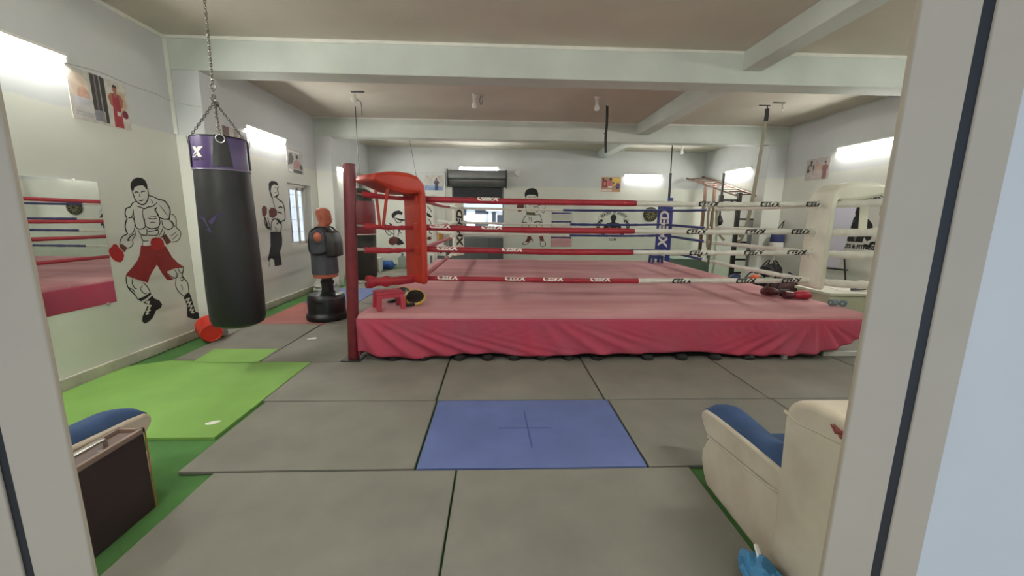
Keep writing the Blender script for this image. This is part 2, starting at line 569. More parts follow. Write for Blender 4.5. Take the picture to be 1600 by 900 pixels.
b1 = building('apartment_block', 'white apartment block with small dark windows seen through the shutter opening', -6.0, -0.55, 26, 5, -7, 2.06,
         [(-2.35, 1.75, 0.35, 0.40), (-2.35, 0.92, 0.35, 0.40), (-1.35, 1.85, 0.9, 0.12), (-1.35, 1.0, 0.9, 0.2), (-3.2, 1.0, 0.6, 0.2), (-4.4, 1.5, 0.8, 0.5)], M_facade)
m = MB()
m.box(-3.6, 25.2, 0.28, -0.7, 25.9, 0.40)
m.build('balcony_slab', M_facade, b1, smooth=False)
m = MB().cyl((-3.6, 25.25, 0.62), (-0.7, 25.25, 0.62), 0.03, n=6).cyl((-3.6, 25.25, 0.72), (-0.7, 25.25, 0.72), 0.05, n=6)
for i in range(16):
    m.cyl((-3.6 + i * 0.19, 25.25, 0.40), (-3.6 + i * 0.19, 25.25, 0.7), 0.015, n=5)
m.build('balcony_rail', M_rail, b1)
b2 = building('low_house', 'low grey and white house beside the apartment block outside the opening', -0.5, 3.5, 24, 1.8, -7, 1.95,
         [(-0.25, 1.35, 0.14, 0.5), (0.05, 1.2, 0.30, 0.5), (0.45, 1.2, 0.2, 0.5)], M_facade)
MB().prism([(-0.9, 23.0, 0.35), (0.9, 23.0, 0.35), (0.9, 23.0, 0.55), (0.1, 23.0, 0.85), (-0.9, 23.0, 0.55)], (0, 0.95, 0)).build('porch_roof', mat('grey_sheet_roof', '#A9ABAC', 0.6), b2, smooth=False)
building('neighbour_house', 'pale blue-white house wall outside the sliding window', -13, -9, 11.5, 8, -7, 6.0, [(-11.6, 1.2, 0.8, 1.0)], M_facade)

# ---------------------------------------------------------------- floor mats
M_grey = mat('grey_rubber_mat', '#7D7B71', 0.75, var=0.10, scale=2.2, bump=0.15, bscale=220, rand=0.05, detail=8)
M_bluem = mat('blue_rubber_mat', '#5E6D9F', 0.7, var=0.09, scale=3, bump=0.15, bscale=220)
M_redm = mat('red_rubber_mat', '#A4655E', 0.75, var=0.1, scale=3, bump=0.15, bscale=220)
M_greenm = mat('lime_foam_mat', '#7DA852', 0.8, var=0.08, scale=2, bump=0.12, bscale=220)
def floor_mat(x0, y0, x1, y1, m, label, z0=-0.025, th=0.025, rz=0.0, group=None):
    g = 0.0035
    r = MB()
    nx = 6
    xs = [x0 + g + (x1 - x0 - 2 * g) * i / nx for i in range(nx + 1)]
    wob = [random.uniform(-0.004, 0.004) for _ in xs]
    base = [(x, y0 + g + wob[i], z0) for i, x in enumerate(xs)] + [(x, y1 - g + wob[-1 - i], z0) for i, x in enumerate(reversed(xs))]
    if rz:
        cx, cy = (x0 + x1) / 2, (y0 + y1) / 2
        base = [(cx + (x - cx) * math.cos(rz) - (y - cy) * math.sin(rz), cy + (x - cx) * math.sin(rz) + (y - cy) * math.cos(rz), z) for x, y, z in base]
    r.prism(base, (0, 0, th))
    return tag(r.build('floor_mat', m, bevel=0.004), label, 'floor mat', group)
floor_mat(-1.77, 1.34, -0.255, 2.325, M_grey, 'grey rubber floor mat at the lower left, nearest the doorway')
floor_mat(-0.25, 1.34, 1.27, 2.325, M_grey, 'grey rubber floor mat at the foot of the right lounge chair, nearest the doorway')
floor_mat(-2.00, 2.335, -0.525, 3.305, M_grey, 'grey rubber floor mat touching the left edge of the blue mat')
bm_ = floor_mat(-0.515, 2.335, 1.00, 3.305, M_bluem, 'blue rubber floor mat with a creased cross, in front of the ring')
cr = MB()
cr.bar((0.02, 2.83, 0.0005), (0.42, 2.825, 0.0005), 0.010, 0.002).bar((0.255, 2.56, 0.0005), (0.235, 3.10, 0.0005), 0.012, 0.002)
cr.build('crease', mat('crease_blue', '#3F5088', 0.8), bm_)
floor_mat(1.01, 2.335, 2.51, 3.305, M_grey, 'grey rubber floor mat between the blue mat and the right chair')
floor_mat(2.52, 2.335, 4.02, 3.305, M_grey, 'grey rubber floor mat behind the backrest of the right chair')
floor_mat(-2.04, 3.315, -0.535, 4.268, M_grey, 'grey rubber floor mat at the front left corner of the ring')
floor_mat(-0.525, 3.315, 0.97, 4.62, M_grey, 'grey rubber floor mat between the blue mat and the ring skirt')
floor_mat(0.98, 3.315, 2.49, 4.62, M_grey, 'grey rubber floor mat along the right half of the ring skirt')
floor_mat(2.50, 3.315, 4.00, 4.62, M_grey, 'grey rubber floor mat near the right end of the ring skirt')
floor_mat(4.01, 3.315, 5.50, 5.62, M_grey, 'grey rubber floor mat past the right corner of the ring, by the door frame')
floor_mat(-1.61, 4.275, -0.535, 5.20, M_grey, 'grey rubber floor mat tucked under the front left corner of the ring skirt')
floor_mat(-2.60, 4.275, -1.62, 5.785, M_grey, 'grey rubber floor mat with white paper on it, beside the red post', rz=-0.01)
floor_mat(-3.60, 4.34, -2.61, 5.855, M_grey, 'grey rubber floor mat under the hanging punching bag', rz=0.01)
floor_mat(-2.58, 5.795, -1.62, 7.30, M_grey, 'grey rubber floor mat between the torso dummy and the ring')
floor_mat(-3.62, 5.865, -2.59, 7.35, M_redm, 'faded red rubber floor mat by the left wall, behind the punching bag')
floor_mat(-3.60, 7.36, -2.59, 8.87, M_bluem, 'blue rubber floor mat behind the black base of the torso dummy')
floor_mat(-2.58, 7.31, -1.62, 8.85, M_grey, 'grey rubber floor mat along the left side of the ring, middle of the row')
floor_mat(-3.45, 8.88, -1.62, 10.35, M_grey, 'grey rubber floor mat near the hanging heavy bag by the far pillar')
floor_mat(-3.45, 10.36, -1.62, 12.30, M_grey, 'grey rubber floor mat in front of the water bottles')
gm = MB().prism([(-3.90, 2.75, -0.0255), (-2.05, 2.74, -0.0255), (-2.05, 4.27, -0.0255), (-2.63, 4.29, -0.0255), (-3.60, 4.33, -0.0255), (-3.92, 4.15, -0.0255)], (0, 0, 0.022))
gm.prism([(-3.32, 4.265, 0.001), (-2.61, 4.25, 0.001), (-2.635, 4.71, 0.001), (-3.38, 4.70, 0.001)], (0, 0, 0.002))
tag(gm.build('floor_mat', M_greenm, bevel=0.002), 'bright lime green foam floor mat by the left wall', 'floor mat')
def paper_scrap(loc, label, sx, sy, rz):
    pts = [(sx * math.cos(a) * random.uniform(0.6, 1.0), sy * math.sin(a) * random.uniform(0.5, 1.0)) for a in [2 * math.pi * i / 10 for i in range(10)]]
    c, n = math.cos(rz), math.sin(rz)
    vs = [(loc[0] + x * c - y * n, loc[1] + x * n + y * c, loc[2] + random.uniform(0.002, 0.012)) for x, y in pts]
    vs.append((loc[0], loc[1], loc[2] + 0.018))
    m = MB().add(vs, [(i, (i + 1) % 10, 10) for i in range(10)])
    o = m.build('paper_scrap', mat('scrap_paper', '#E8E8DE', 0.8), smooth=False)
    return tag(o, label, 'paper')
paper_scrap((-2.41, 5.10, 0.0), 'crumpled white paper on the grey mat left of the red post', 0.07, 0.06, 0.4)
paper_scrap((-2.21, 2.95, -0.009), 'crumpled white paper on the lime green mat', 0.07, 0.04, 0.5)

# ---------------------------------------------------------------- tube lights
M_tube = emis('lit_tube', (1.0, 0.98, 0.92), TUBE_POWER)
M_bat = mat('lamp_batten', '#E6E6E0', 0.5)
def tube_light(p0, p1, nrm, label):
    p0, p1, nrm = Vector(p0), Vector(p1), Vector(nrm)
    t = thing('tube_light', label, 'lamp', (p0 + p1) / 2, 'fluorescent tubes on the walls')
    d = (p1 - p0).normalized()
    up = Vector((0, 0, 1))
    MB().bar(p0 + nrm * 0.026 + up * 0.034, p1 + nrm * 0.026 + up * 0.034, 0.050, 0.028, up=up).build('batten', M_bat, t, bevel=0.004)
    for q, s in ((p0, 1), (p1, -1)):
        MB().bar(q + nrm * 0.018 - d * s * 0.012, q + nrm * 0.018 + d * s * 0.012, 0.034, 0.06, up=up).build('lamp_holder', M_bat, t, bevel=0.003)
    MB().cyl(p0 + nrm * 0.0165 + d * 0.013 - up * 0.002, p1 + nrm * 0.0165 - d * 0.013 - up * 0.002, 0.0135, n=10).build('tube', M_tube, t)
    return t
tube_light((XL, 2.92, 2.97), (XL, 4.09, 2.97), (1, 0, 0), 'lit tube lamp on the left wall above the mirror and boxer poster')
tube_light((XL, 6.74, 2.95), (XL, 7.92, 2.95), (1, 0, 0), 'lit tube lamp on the left wall before the sliding window')
tube_light((XL, 10.3, 2.75), (XL, 11.5, 2.75), (1, 0, 0), 'lit tube lamp on the left wall beyond the far pillar')
tube_light((-1.17, YB, 3.10), (0.02, YB, 3.10), (0, -1, 0), 'lit tube lamp on the back wall above the roller shutter')
tube_light((4.02, YB, 2.945), (5.21, YB, 2.945), (0, -1, 0), 'lit tube lamp on the back wall right of the colourful poster')
tube_light((XR, 10.46, 2.93), (XR, 11.63, 2.93), (-1, 0, 0), 'lit tube lamp on the right wall above the monkey bars')
tube_light((XR, 6.60, 2.96), (XR, 7.81, 2.96), (-1, 0, 0), 'lit tube lamp on the right wall above the black emblem mural')
tube_light((-2.6, YF, 2.95), (-1.4, YF, 2.95), (0, 1, 0), 'lit tube lamp on the inner side of the front wall, left of the doorway')
tube_light((1.6, YF, 2.95), (2.8, YF, 2.95), (0, 1, 0), 'lit tube lamp on the inner side of the front wall, right of the doorway')
tube_light((XR, 2.92, 2.97), (XR, 4.09, 2.97), (-1, 0, 0), 'lit tube lamp on the right wall hidden behind the door frame')

# ================================================================ BOXING RING
M_canvas = mat('ring_canvas', '#CB979A', 0.85, col2='#B5797F', var=0.1, scale=1.5, bump=0.12, bscale=120, detail=9, stretch=(0.35, 1.6, 1.0))
M_skirt = mat('skirt_cloth', '#BA4159', 0.8, col2='#AC4F61', var=0.10, scale=2.2, bump=0.12, bscale=150, detail=8)
M_redpad = mat('red_vinyl', '#B83A2A', 0.38, var=0.10, scale=4, bump=0.12, bscale=18)
M_whitepad = mat('white_vinyl', '#DEDDCB', 0.4, var=0.05, scale=4, bump=0.12, bscale=18)
M_bluepad = mat('blue_vinyl', '#2C3A86', 0.4, var=0.1, scale=4, bump=0.1, bscale=18)
M_redpost = mat('red_painted_post', '#6A1E27', 0.4, var=0.14, scale=9, bump=0.1, bscale=50)
M_bluepost = mat('blue_painted_post', '#2D3B8C', 0.4, var=0.1, scale=9)
M_whitepost = mat('white_painted_post', '#D8D8D0', 0.4, var=0.05, scale=9)
M_redrope = mat('red_rope_cover', '#A22834', 0.5, var=0.12, scale=12, bump=0.25, bscale=30)
M_whiterope = mat('white_rope_cover', '#DCDCD0', 0.5, var=0.08, scale=12, bump=0.3, bscale=26)
M_bluerope = mat('blue_rope_cover', '#2B3470', 0.5, var=0.1, scale=12, bump=0.25, bscale=30)
M_print_w = mat('white_print', '#EDEBE4', 0.6)
M_print_k = mat('black_print', '#16161A', 0.6)
M_under = mat('ring_underframe', '#1C1B1A', 0.7)

RX0, RX1, RY0, RY1, ZC = -1.50, 4.33, 4.34, 10.08, 0.55
ring = thing('boxing_ring', 'boxing ring with pink canvas, red skirt and four ropes on each side', 'boxing ring', (1.4, 7.2, 0))
MB().box(RX0 + 0.12, RY0 + 0.22, 0.10, RX1 - 0.12, RY1 - 0.1, ZC - 0.04).build('platform', M_under, ring, smooth=False)
# canvas: a sheet rolled over the platform edges, with low lengthwise creases
cv = MB()
nx, ny = 60, 60
def zc(x, y):
    return ZC + 0.004 * math.sin(3.1 * x + 1.3 * y) + 0.003 * math.sin(5.3 * y - 2 * x) + 0.004 * max(0, 1 - abs((x * 0.25 + y - 6.05) % 1.4) / 0.03) 
vs = []
for j in range(ny + 1):
    for i in range(nx + 1):
        x = RX0 + (RX1 - RX0) * i / nx; y = RY0 + (RY1 - RY0) * j / ny
        vs.append((x, y, zc(x, y) if 0 < i < nx and 0 < j < ny else ZC - 0.012))
cv.add(vs, [(j * (nx + 1) + i, j * (nx + 1) + i + 1, (j + 1) * (nx + 1) + i + 1, (j + 1) * (nx + 1) + i) for j in range(ny) for i in range(nx)])
o = len(cv.v)
edge = [(RX0 + (RX1 - RX0) * i / nx, RY0) for i in range(nx + 1)] + [(RX1, RY0 + (RY1 - RY0) * j / ny) for j in range(1, ny + 1)] + \
       [(RX1 - (RX1 - RX0) * i / nx, RY1) for i in range(1, nx + 1)] + [(RX0, RY1 - (RY1 - RY0) * j / ny) for j in range(1, ny)]
def outw(x, y, d):
    return (x + (d if x >= RX1 - 1e-4 else -d if x <= RX0 + 1e-4 else 0), y + (d if y >= RY1 - 1e-4 else -d if y <= RY0 + 1e-4 else 0))
rows = []
for z, d in ((ZC - 0.012, 0.0), (ZC - 0.022, 0.020), (ZC - 0.05, 0.030), (ZC - 0.085, 0.034)):
    rows.append([(*outw(x, y, d), z - (0.012 * math.sin(2.1 * x) + 0.01 * math.sin(5 * x) if z < ZC - 0.08 else 0)) for x, y in edge])
cv.loft(rows, cap=False)
cv.build('canvas', M_canvas, ring, angle=70, recalc=True)

# skirt hanging from the platform edge, gathered at the corners
def skirt_side(name, P0, P1, hem, fold, n, nv=16):
    m = MB(); P0, P1 = Vector(P0), Vector(P1)
    d = (P1 - P0); L = d.length; d.normalize()
    nrm = Vector((d.y, -d.x, 0))
    vs = []
    for i in range(n + 1):
        s = L * i / n
        for k in range(nv + 1):
            v = k / nv
            z = (ZC - 0.065) * (1 - v) + hem(s, L) * v
            q = P0 + d * s + nrm * (0.004 + fold(s, L, (ZC - 0.065 - z) / ZC))
            vs.append((q.x, q.y, z))
    m.add(vs, [(i * (nv + 1) + k, (i + 1) * (nv + 1) + k, (i + 1) * (nv + 1) + k + 1, i * (nv + 1) + k + 1) for i in range(n) for k in range(nv)])
    ob = m.build(name, M_skirt, ring, angle=80)
    so = ob.modifiers.new('thick', 'SOLIDIFY'); so.thickness = 0.004
    return ob
def hem_front(s, L):
    h = 0.078 + 0.014 * math.sin(2.3 * s) + 0.010 * math.sin(5.1 * s + 1)
    h += 0.035 * math.exp(-((s - 0.0) / 0.2) ** 2) - 0.045 * math.exp(-((s - 0.6) / 0.5) ** 2)
    e = max(0.0, s - (L - 0.95)) / 0.95
    return h + 0.32 * e ** 2.6
def fan(s, v, s0, spread0, spread1, pitch, sharp=1.0):
    """creases that fan out from a gather at s0 on the top edge"""
    ph = (s - s0) / (spread0 + spread1 * v)
    return (0.5 + 0.5 * math.cos(2 * math.pi * ph / pitch)) ** sharp
def fold_front(s, L, v):
    f = 0.012 + 0.018 * v * math.sin(2.6 * s + 1.2 * v) + 0.010 * v * math.sin(8.3 * s - 3 * v)
    q = min(1.0, v * 1.6) ** 0.8
    f += 0.085 * q * math.exp(-max(0, s - 0.1) / 1.3) * fan(s, v, -0.12, 0.30, 0.95, 0.36, 1.4)
    f += 0.040 * q * math.exp(-((s - 2.5) / 0.7) ** 2) * fan(s, v, 1.9, 0.25, 0.8, 0.5, 1.6)
    f += 0.060 * q * math.exp(-((s - (L - 0.75)) / 0.8) ** 2) * fan(s, v, L - 0.68, 0.12, 0.75, 0.42, 1.3)
    return f + 0.05 * v * math.exp(-((s - L) / 0.25) ** 2)
def hem_side(s, L):
    h = 0.06 + 0.02 * math.sin(2 * s) + 0.01 * math.sin(6 * s)
    return h + 0.30 * math.exp(-((s) / 0.5) ** 2) * 1.0
def hem_plain(s, L):
    return 0.06 + 0.02 * math.sin(2 * s) + 0.01 * math.sin(6 * s)
def fold_plain(s, L, v):
    return 0.02 + 0.02 * v * math.sin(4 * s + v) + 0.012 * v * math.sin(11 * s)
skirt_side('skirt', (RX0 - 0.04, RY0 - 0.022, 0), (RX1 + 0.02, RY0 - 0.022, 0), hem_front, fold_front, 180)
skirt_side('skirt', (RX1 + 0.02, RY0 - 0.02, 0), (RX1 + 0.02, RY1, 0), hem_side, fold_plain, 80)
skirt_side('skirt', (RX1 + 0.02, RY1, 0), (RX0 - 0.02, RY1, 0), hem_plain, fold_plain, 60)
skirt_side('skirt', (RX0 - 0.03, RY1, 0), (RX0 - 0.03, RY0 - 0.022, 0), hem_plain, fold_plain, 80)
# feet that show under the hem, and the white rail at the right end
for i, x in enumerate([-1.16, -0.82, -0.42, -0.10, 0.20, 0.52, 0.83, 1.16, 1.75, 2.15, 2.55, 2.95]):
    MB().lathe((x, RY0 + 0.0, 0), [(0.060, 0.0), (0.070, 0.012), (0.068, 0.04), (0.045, 0.062), (0.02, 0.068)], 12).build('foot', M_under, ring)
MB().bar((3.92, RY0 + 0.1, 0.03), (4.9, RY0 + 0.1, 0.03), 0.05, 0.055).build('floor_rail', M_whitepost, ring, bevel=0.004)
MB().box(3.36, RY0 - 0.02, 0.0, 3.41, RY0 + 0.03, 0.09).build('rail_peg', M_whitepost, ring, bevel=0.003)

# posts
def ring_post(base, top, r, m, capm):
    m_ = MB().tube([base, tuple(Vector(base).lerp(Vector(top), 0.5)), top], r, 20)
    p = m_.build('post', m, ring)
    MB().lathe(top, [(r * 1.02, -0.012), (r * 1.05, 0.0), (r * 0.98, 0.008), (r * 0.3, 0.012)], 20).build('post_cap', capm, p)
    MB().box(base[0] - 0.11, base[1] - 0.11, base[2], base[0] + 0.11, base[1] + 0.11, base[2] + 0.012).build('base_plate', M_dsteel, p, bevel=0.003)
    return p
ring_post((-1.615, 4.37, 0.0), (-1.545, 4.37, 2.12), 0.062, M_redpost, M_redpost)
ring_post((4.60, 4.30, 0.0), (4.58, 4.30, 2.12), 0.062, M_whitepost, M_whitepost)
ring_post((-1.58, 10.15, 0.0), (-1.56, 10.15, 2.12), 0.062, M_whitepost, M_whitepost)
ring_post((4.42, 10.12, 0.0), (4.37, 10.10, 2.12), 0.062, M_bluepost, M_bluepost)

# ropes: four levels, each with the two corner colours meeting along its length
RZ = (0.84, 1.20, 1.465, 1.805)
FL, FR, BL, BR = Vector((-0.95, 4.95, 0)), Vector((4.02, 4.95, 0)), Vector((-0.95, 9.66, 0)), Vector((4.12, 9.75, 0))
POSTS = {'FL': Vector((-1.575, 4.37, 0)), 'FR': Vector((4.59, 4.30, 0)), 'BL': Vector((-1.57, 10.15, 0)), 'BR': Vector((4.39, 10.11, 0))}
def rope(A, B, z, ma, mb_, split, ra, rb, seed, sag=0.02):
    rnd = random.Random(seed)
    n = 56
    m = MB(); pts = []; rs = []; mis = []
    for i in range(n + 1):
        t = i / n
        p = A.lerp(B, t)
        pts.append((p.x, p.y, z - sag * 4 * t * (1 - t) + 0.003 * math.sin(11 * t + seed)))
        a = t <= split
        rs.append((ra if a else rb) * (1 + (rnd.uniform(-0.05, 0.05) if a else rnd.uniform(-0.12, 0.14))))
        mis.append(0 if a else 1)
    m.tube(pts, rs, 12, mis=mis)
    return m.build('rope', [ma, mb_], ring), (lambda t: Vector((A.lerp(B, t).x, A.lerp(B, t).y, z - sag * 4 * t * (1 - t)))), (B - A).normalized(), (B - A).length
def rope_words(rp, fpos, d, L, r, spots, m, txt='XPEED', size=0.085, turn=0.1):
    side = Vector((d.y, -d.x, 0))
    for x in spots:                # distance along the rope; the cover is on upside down
        def f(u, v):
            u, v = -u, -v
            a = v / (r * 1.1) + turn
            c = fpos((x + u) / L)
            return c + side * (r * 1.14 * math.cos(a)) + Vector((0, 0, r * 1.14 * math.sin(a)))
        mb = MB()
        words(mb, txt, size, f, bold=0.006, shear=0.25)
        mb.build('lettering', m, rp, smooth=False, recalc=False)
def along(px_x):                    # front rope distances from the red corner, in metres
    return px_x - FL.x
r_red, r_wh = 0.036, 0.031
front = [rope(FL, FR, RZ[k], M_redrope, M_whiterope, (s - FL.x) / (FR.x - FL.x), r_red if k else 0.030, r_wh, k) for k, s in enumerate((1.72, 1.70, 1.64, 1.69))]
wsp = [(2.37, 3.20, 3.80), (2.56, 3.26, 3.82), (2.50, 3.25, 3.84), (2.62, 3.40, 3.98)]
rsp = [(-0.60, 0.24, 0.72, 1.32), (-0.60, 0.20), (-0.68, -0.05), (-0.10,)]
for k in range(4):
    rp, fp, d, L = front[k]
    rope_words(rp, fp, d, L, r_wh, [along(x) for x in wsp[k]], M_print_k)
    rope_words(rp, fp, d, L, r_red if k else 0.030, [along(x) for x in rsp[k]], M_print_w, turn=0.85)
for k in range(4):
    rope(FL, BL, RZ[k], M_redrope, M_whiterope, 0.58 + 0.06 * (k % 2), 0.030, 0.030, 10 + k)
    sp = (0.50, 0.52, 0.52, 0.49)[k]
    rp, fp, d, L = rope(BL, BR, RZ[k], M_whiterope, M_bluerope, sp, 0.026, 0.027, 20 + k)
    rp, fp, d, L = rope(BR, FR, RZ[k], M_bluerope, M_whiterope, 0.42, 0.027, 0.031, 30 + k)
# turnbuckle covers between each post and its corner of the rope square
def turnbuckle(post, corner, z, m, loose, seed):
    rnd = random.Random(seed)
    a = Vector((post.x, post.y, z + 0.03)); b = Vector((corner.x, corner.y, z))
    d = (b - a).normalized()
    a0 = a + d * 0.062
    mm = MB().cyl(a0, a0 + d * 0.10, 0.011, n=8)
    tb = mm.build('turnbuckle', M_steel, ring)
    n = 12; pts = []; rs = []
    for i in range(n + 1):
        t = i / n
        p = (a0 + d * 0.09).lerp(b, t)
        pts.append(p + Vector((0, 0, -0.012 * math.sin(math.pi * t))))
        rs.append(loose * (1 - 0.35 * t) * rnd.uniform(0.8, 1.2))
    mm = MB().tube(pts, rs, 10, squash=1.5)
    mm.build('cover', m, tb, bevel=0)
for z, lo in zip(RZ, (0.044, 0.024, 0.021, 0.022)):
    turnbuckle(POSTS['FL'], FL, z, M_redrope, lo, int(z * 100))
    turnbuckle(POSTS['FR'], FR, z, M_whiterope, 0.036, int(z * 100) + 1)
    turnbuckle(POSTS['BL'], BL, z, M_whiterope, 0.024, int(z * 100) + 2)
    turnbuckle(POSTS['BR'], BR, z, M_bluerope, 0.026, int(z * 100) + 3)

# corner pads: an upright panel that bends over the top rope and runs back towards the post
def corner_pad(corner, post, m, width, wt, zbot, ztop, reach, label, tabm):
    od = Vector((post.x - corner.x, post.y - corner.y, 0)).normalized()
    wd = Vector((-od.y, od.x, 0))
    c0 = corner + od * 0.05
    path = [(0.0, zbot, 0.055), (0.0, zbot + 0.03, 0.085), (0.0, zbot + 0.5, 0.085), (0.0, ztop - 0.24, 0.085), (0.005, ztop - 0.12, 0.09), (0.035, ztop - 0.05, 0.13),
            (0.10, ztop - 0.02, 0.21), (0.20, ztop - 0.005, 0.23), (0.36, ztop + 0.010, 0.21), (reach - 0.18, ztop + 0.022, 0.17), (reach - 0.03, ztop + 0.03, 0.09), (reach, ztop + 0.004, 0.03)]
    rings = []
    for i, (u, z, th) in enumerate(path):
        a = path[max(i - 1, 0)]; b = path[min(i + 1, len(path) - 1)]
        t = Vector((b[0] - a[0], b[1] - a[1])).normalized()
        n = Vector((-t.y, t.x))              # points inward / up
        w = width * (0.92 if i in (0,) else 0.80 if i == len(path) - 1 else 1)
        if u > 0.02: w = wt
        ring_ = []
        for q, s in ((-1, -1), (-0.86, -1), (0.86, -1), (1, -1), (1, 1), (0.86, 1), (-0.86, 1), (-1, 1)):
            ww = q * w / 2
            hh = s * th / 2 * (0.62 if abs(q) == 1 else 1.0)
            p = c0 + od * (u + n.x * hh) + wd * ww
            ring_.append((p.x, p.y, z + n.y * hh))
        rings.append(ring_)
    o = MB().loft(rings).build('corner_pad', m, ring, angle=50, bevel=0.012, seg=3)
    o['label'] = label
    for z in RZ[1:]:
        q = c0 - od * 0.055
        t = MB().bar((q + wd * 0.02 + Vector((0, 0, z - 0.06))) , (q + wd * 0.02 + Vector((0, 0, z + 0.06))), 0.07, 0.02, up=od)
        t.build('tie_tab', tabm, o, bevel=0.004)
        q = c0 + od * 0.05
        t = MB().bar((q + wd * 0.09 + Vector((0, 0, z - 0.055))), (q + wd * 0.09 + Vector((0, 0, z + 0.05))), 0.06, 0.012, up=od)
        t.build('tie_tab', tabm, o, bevel=0.004)
    return o, c0, od, wd
padR, c0, od, wd = corner_pad(FL, POSTS['FL'], M_redpad, 0.40, 0.44, 0.79, 1.965, 0.62, 'red padded corner cover bent over the top rope', M_redpad)
st = MB()
for s in (-1, 1):                          # two straps from the slab down to the third rope
    st.bar(c0 + od * 0.42 + wd * (0.15 * s) + Vector((0, 0, 1.93)), c0 + od * 0.44 + wd * (0.035 * s) + Vector((0, 0, 1.47)), 0.055, 0.010, up=od)
st.build('strap', M_redpad, padR, bevel=0.002)
padW, c0, od, wd = corner_pad(FR, FR + Vector((1, -0.06, 0)), M_whitepad, 0.40, 0.36, 0.75, 1.955, 0.70, 'white padded corner cover bent over the top rope', M_whitepad)
st = MB().bar(c0 + od * 0.43 - wd * 0.10 + Vector((0, 0, 1.92)), c0 + od * 0.50 - wd * 0.06 + Vector((0, 0, 1.50)), 0.10, 0.010, up=wd)
st.build('strap', M_whitepad, padW, bevel=0.002)
def flat_pad(corner, post, m, lm, width, zbot, ztop, label):
    od = Vector((post.x - corner.x, post.y - corner.y, 0)).normalized()
    wd = Vector((-od.y, od.x, 0))
    c0 = corner - od * 0.03
    m_ = MB().bar(c0 + Vector((0, 0, zbot)), c0 + Vector((0, 0, ztop)), width, 0.09, up=od)
    o = m_.build('corner_pad', m, ring, bevel=0.02, seg=3)
    o['label'] = label
    f0 = c0 - od * 0.0465
    inn = -od
    right = Vector((0, 0, 1)).cross(inn)         # reader's right when facing the pad
    def f(u, v):
        return f0 + right * (-v) + Vector((0, 0, (zbot + ztop) / 2 + 0.02 + u)) + inn * 0.002
    L = MB(); words(L, 'XPEED', 0.285, f, bold=0.012, shear=0.12)
    L.build('lettering', lm, o, smooth=False, recalc=False)
    for z in RZ:
        MB().bar(c0 + od * 0.045 + Vector((0, 0, z - 0.05)), c0 + od * 0.045 + Vector((0, 0, z + 0.05)), 0.06, 0.02, up=od).build('tie_tab', m, o, bevel=0.004)
flat_pad(BL, POSTS['BL'], M_whitepad, M_print_k, 0.33, 0.68, 1.93, 'white corner cover with black lettering')
flat_pad(BR, POSTS['BR'], M_bluepad, M_print_w, 0.36, 0.74, 1.93, 'blue corner cover with white lettering')

# ================================================================ THINGS ON THE CANVAS
def step_stool(name, label, cx, cy, z, w, h, rz, m):
    t = thing(name, label, 'stool', (cx, cy, z))
    c, n = math.cos(rz), math.sin(rz)
    def q(x, y): return (cx + x * c - y * n, cy + x * n + y * c)
    a = w / 2
    top = [(*q(x, y), z + h - 0.028) for x, y in ((-a, -a * 0.86), (a, -a * 0.86), (a, a * 0.86), (-a, a * 0.86))]
    MB().prism(top, (0, 0, 0.028)).build('seat', m, t, bevel=0.010, seg=3)
    for sx in (-1, 1):
        for sy in (-1, 1):
            x, y = sx * (a - 0.026), sy * (a * 0.86 - 0.026)
            e = 0.010
            b0 = [(*q(x + dx + sx * e, y + dy + sy * e), z) for dx, dy in ((-0.024, -0.024), (0.024, -0.024), (0.024, 0.024), (-0.024, 0.024))]
            b1 = [(*q(x + dx, y + dy), z + h - 0.028) for dx, dy in ((-0.026, -0.026), (0.026, -0.026), (0.026, 0.026), (-0.026, 0.026))]
            MB().loft([b0, b1]).build('leg', m, t, bevel=0.006)
    for (x0, y0, x1, y1) in ((-a, -a * .8, a, -a * .8), (-a, a * .8, a, a * .8), (-a * .93, -a * .8, -a * .93, a * .8), (a * .93, -a * .8, a * .93, a * .8)):
        MB().bar((*q(x0 * .9, y0), z + h - 0.048), (*q(x1 * .9, y1), z + h - 0.048), 0.014, 0.04).build('apron', m, t, bevel=0.003)
    return t
step_stool('step_stool', 'red plastic step stool on the ring canvas beside the red post', -1.24, 4.53, ZC + 0.004, 0.30, 0.205, R(28), mat('red_plastic', '#B5384A', 0.45, var=0.06))
step_stool('step_stool', 'small blue plastic step stool at the foot of the blue corner post', 3.86, 9.50, ZC + 0.004, 0.26, 0.18, R(4), mat('blue_plastic', '#2E3E78', 0.45))

M_yel = mat('yellow_vinyl', '#C9A545', 0.45, var=0.06)
M_blk = mat('black_vinyl', '#191919', 0.42, var=0.1)
def focus_mitt(cx, cy, z, rz, tilt, label):
    t = thing('focus_mitt', label, 'mitt', (cx, cy, z), 'focus mitts on the ring canvas')
    Mx = Matrix.Rotation(rz, 3, 'Z') @ Matrix.Rotation(tilt, 3, 'X')
    cc = (cx, cy, z + 0.092)
    MB().lathe(cc, [(0.03, -0.018), (0.085, -0.020), (0.112, -0.012), (0.116, 0.0), (0.112, 0.012), (0.095, 0.022), (0.06, 0.012), (0.02, 0.008)], 24, M=Mx).build('face_pad', M_blk, t)
    MB().torus(Vector(cc), 0.112, 0.017, 28, 8, M=Mx).build('rim', M_yel, t)
    MB().ball(Vector(cc) + Mx @ Vector((0, 0.01, -0.045)), (0.08, 0.095, 0.040), M=Mx).build('hand_pocket', M_yel, t)
    e = Mx @ Vector((0, -0.11, 0))
    p0 = Vector(cc) + e
    d = Vector((-math.cos(rz) * 0.16, -math.sin(rz) * 0.16, 0))
    MB().tube([p0 + Vector((0, 0, 0.01)), p0 + d * 0.5 + Vector((0, 0, -0.02)), p0 + d * 1.0 + Vector((0, 0, -0.06))], [0.045, 0.05, 0.03], 10, squash=0.55).build('wrist_cuff', M_blk, t)
    return t
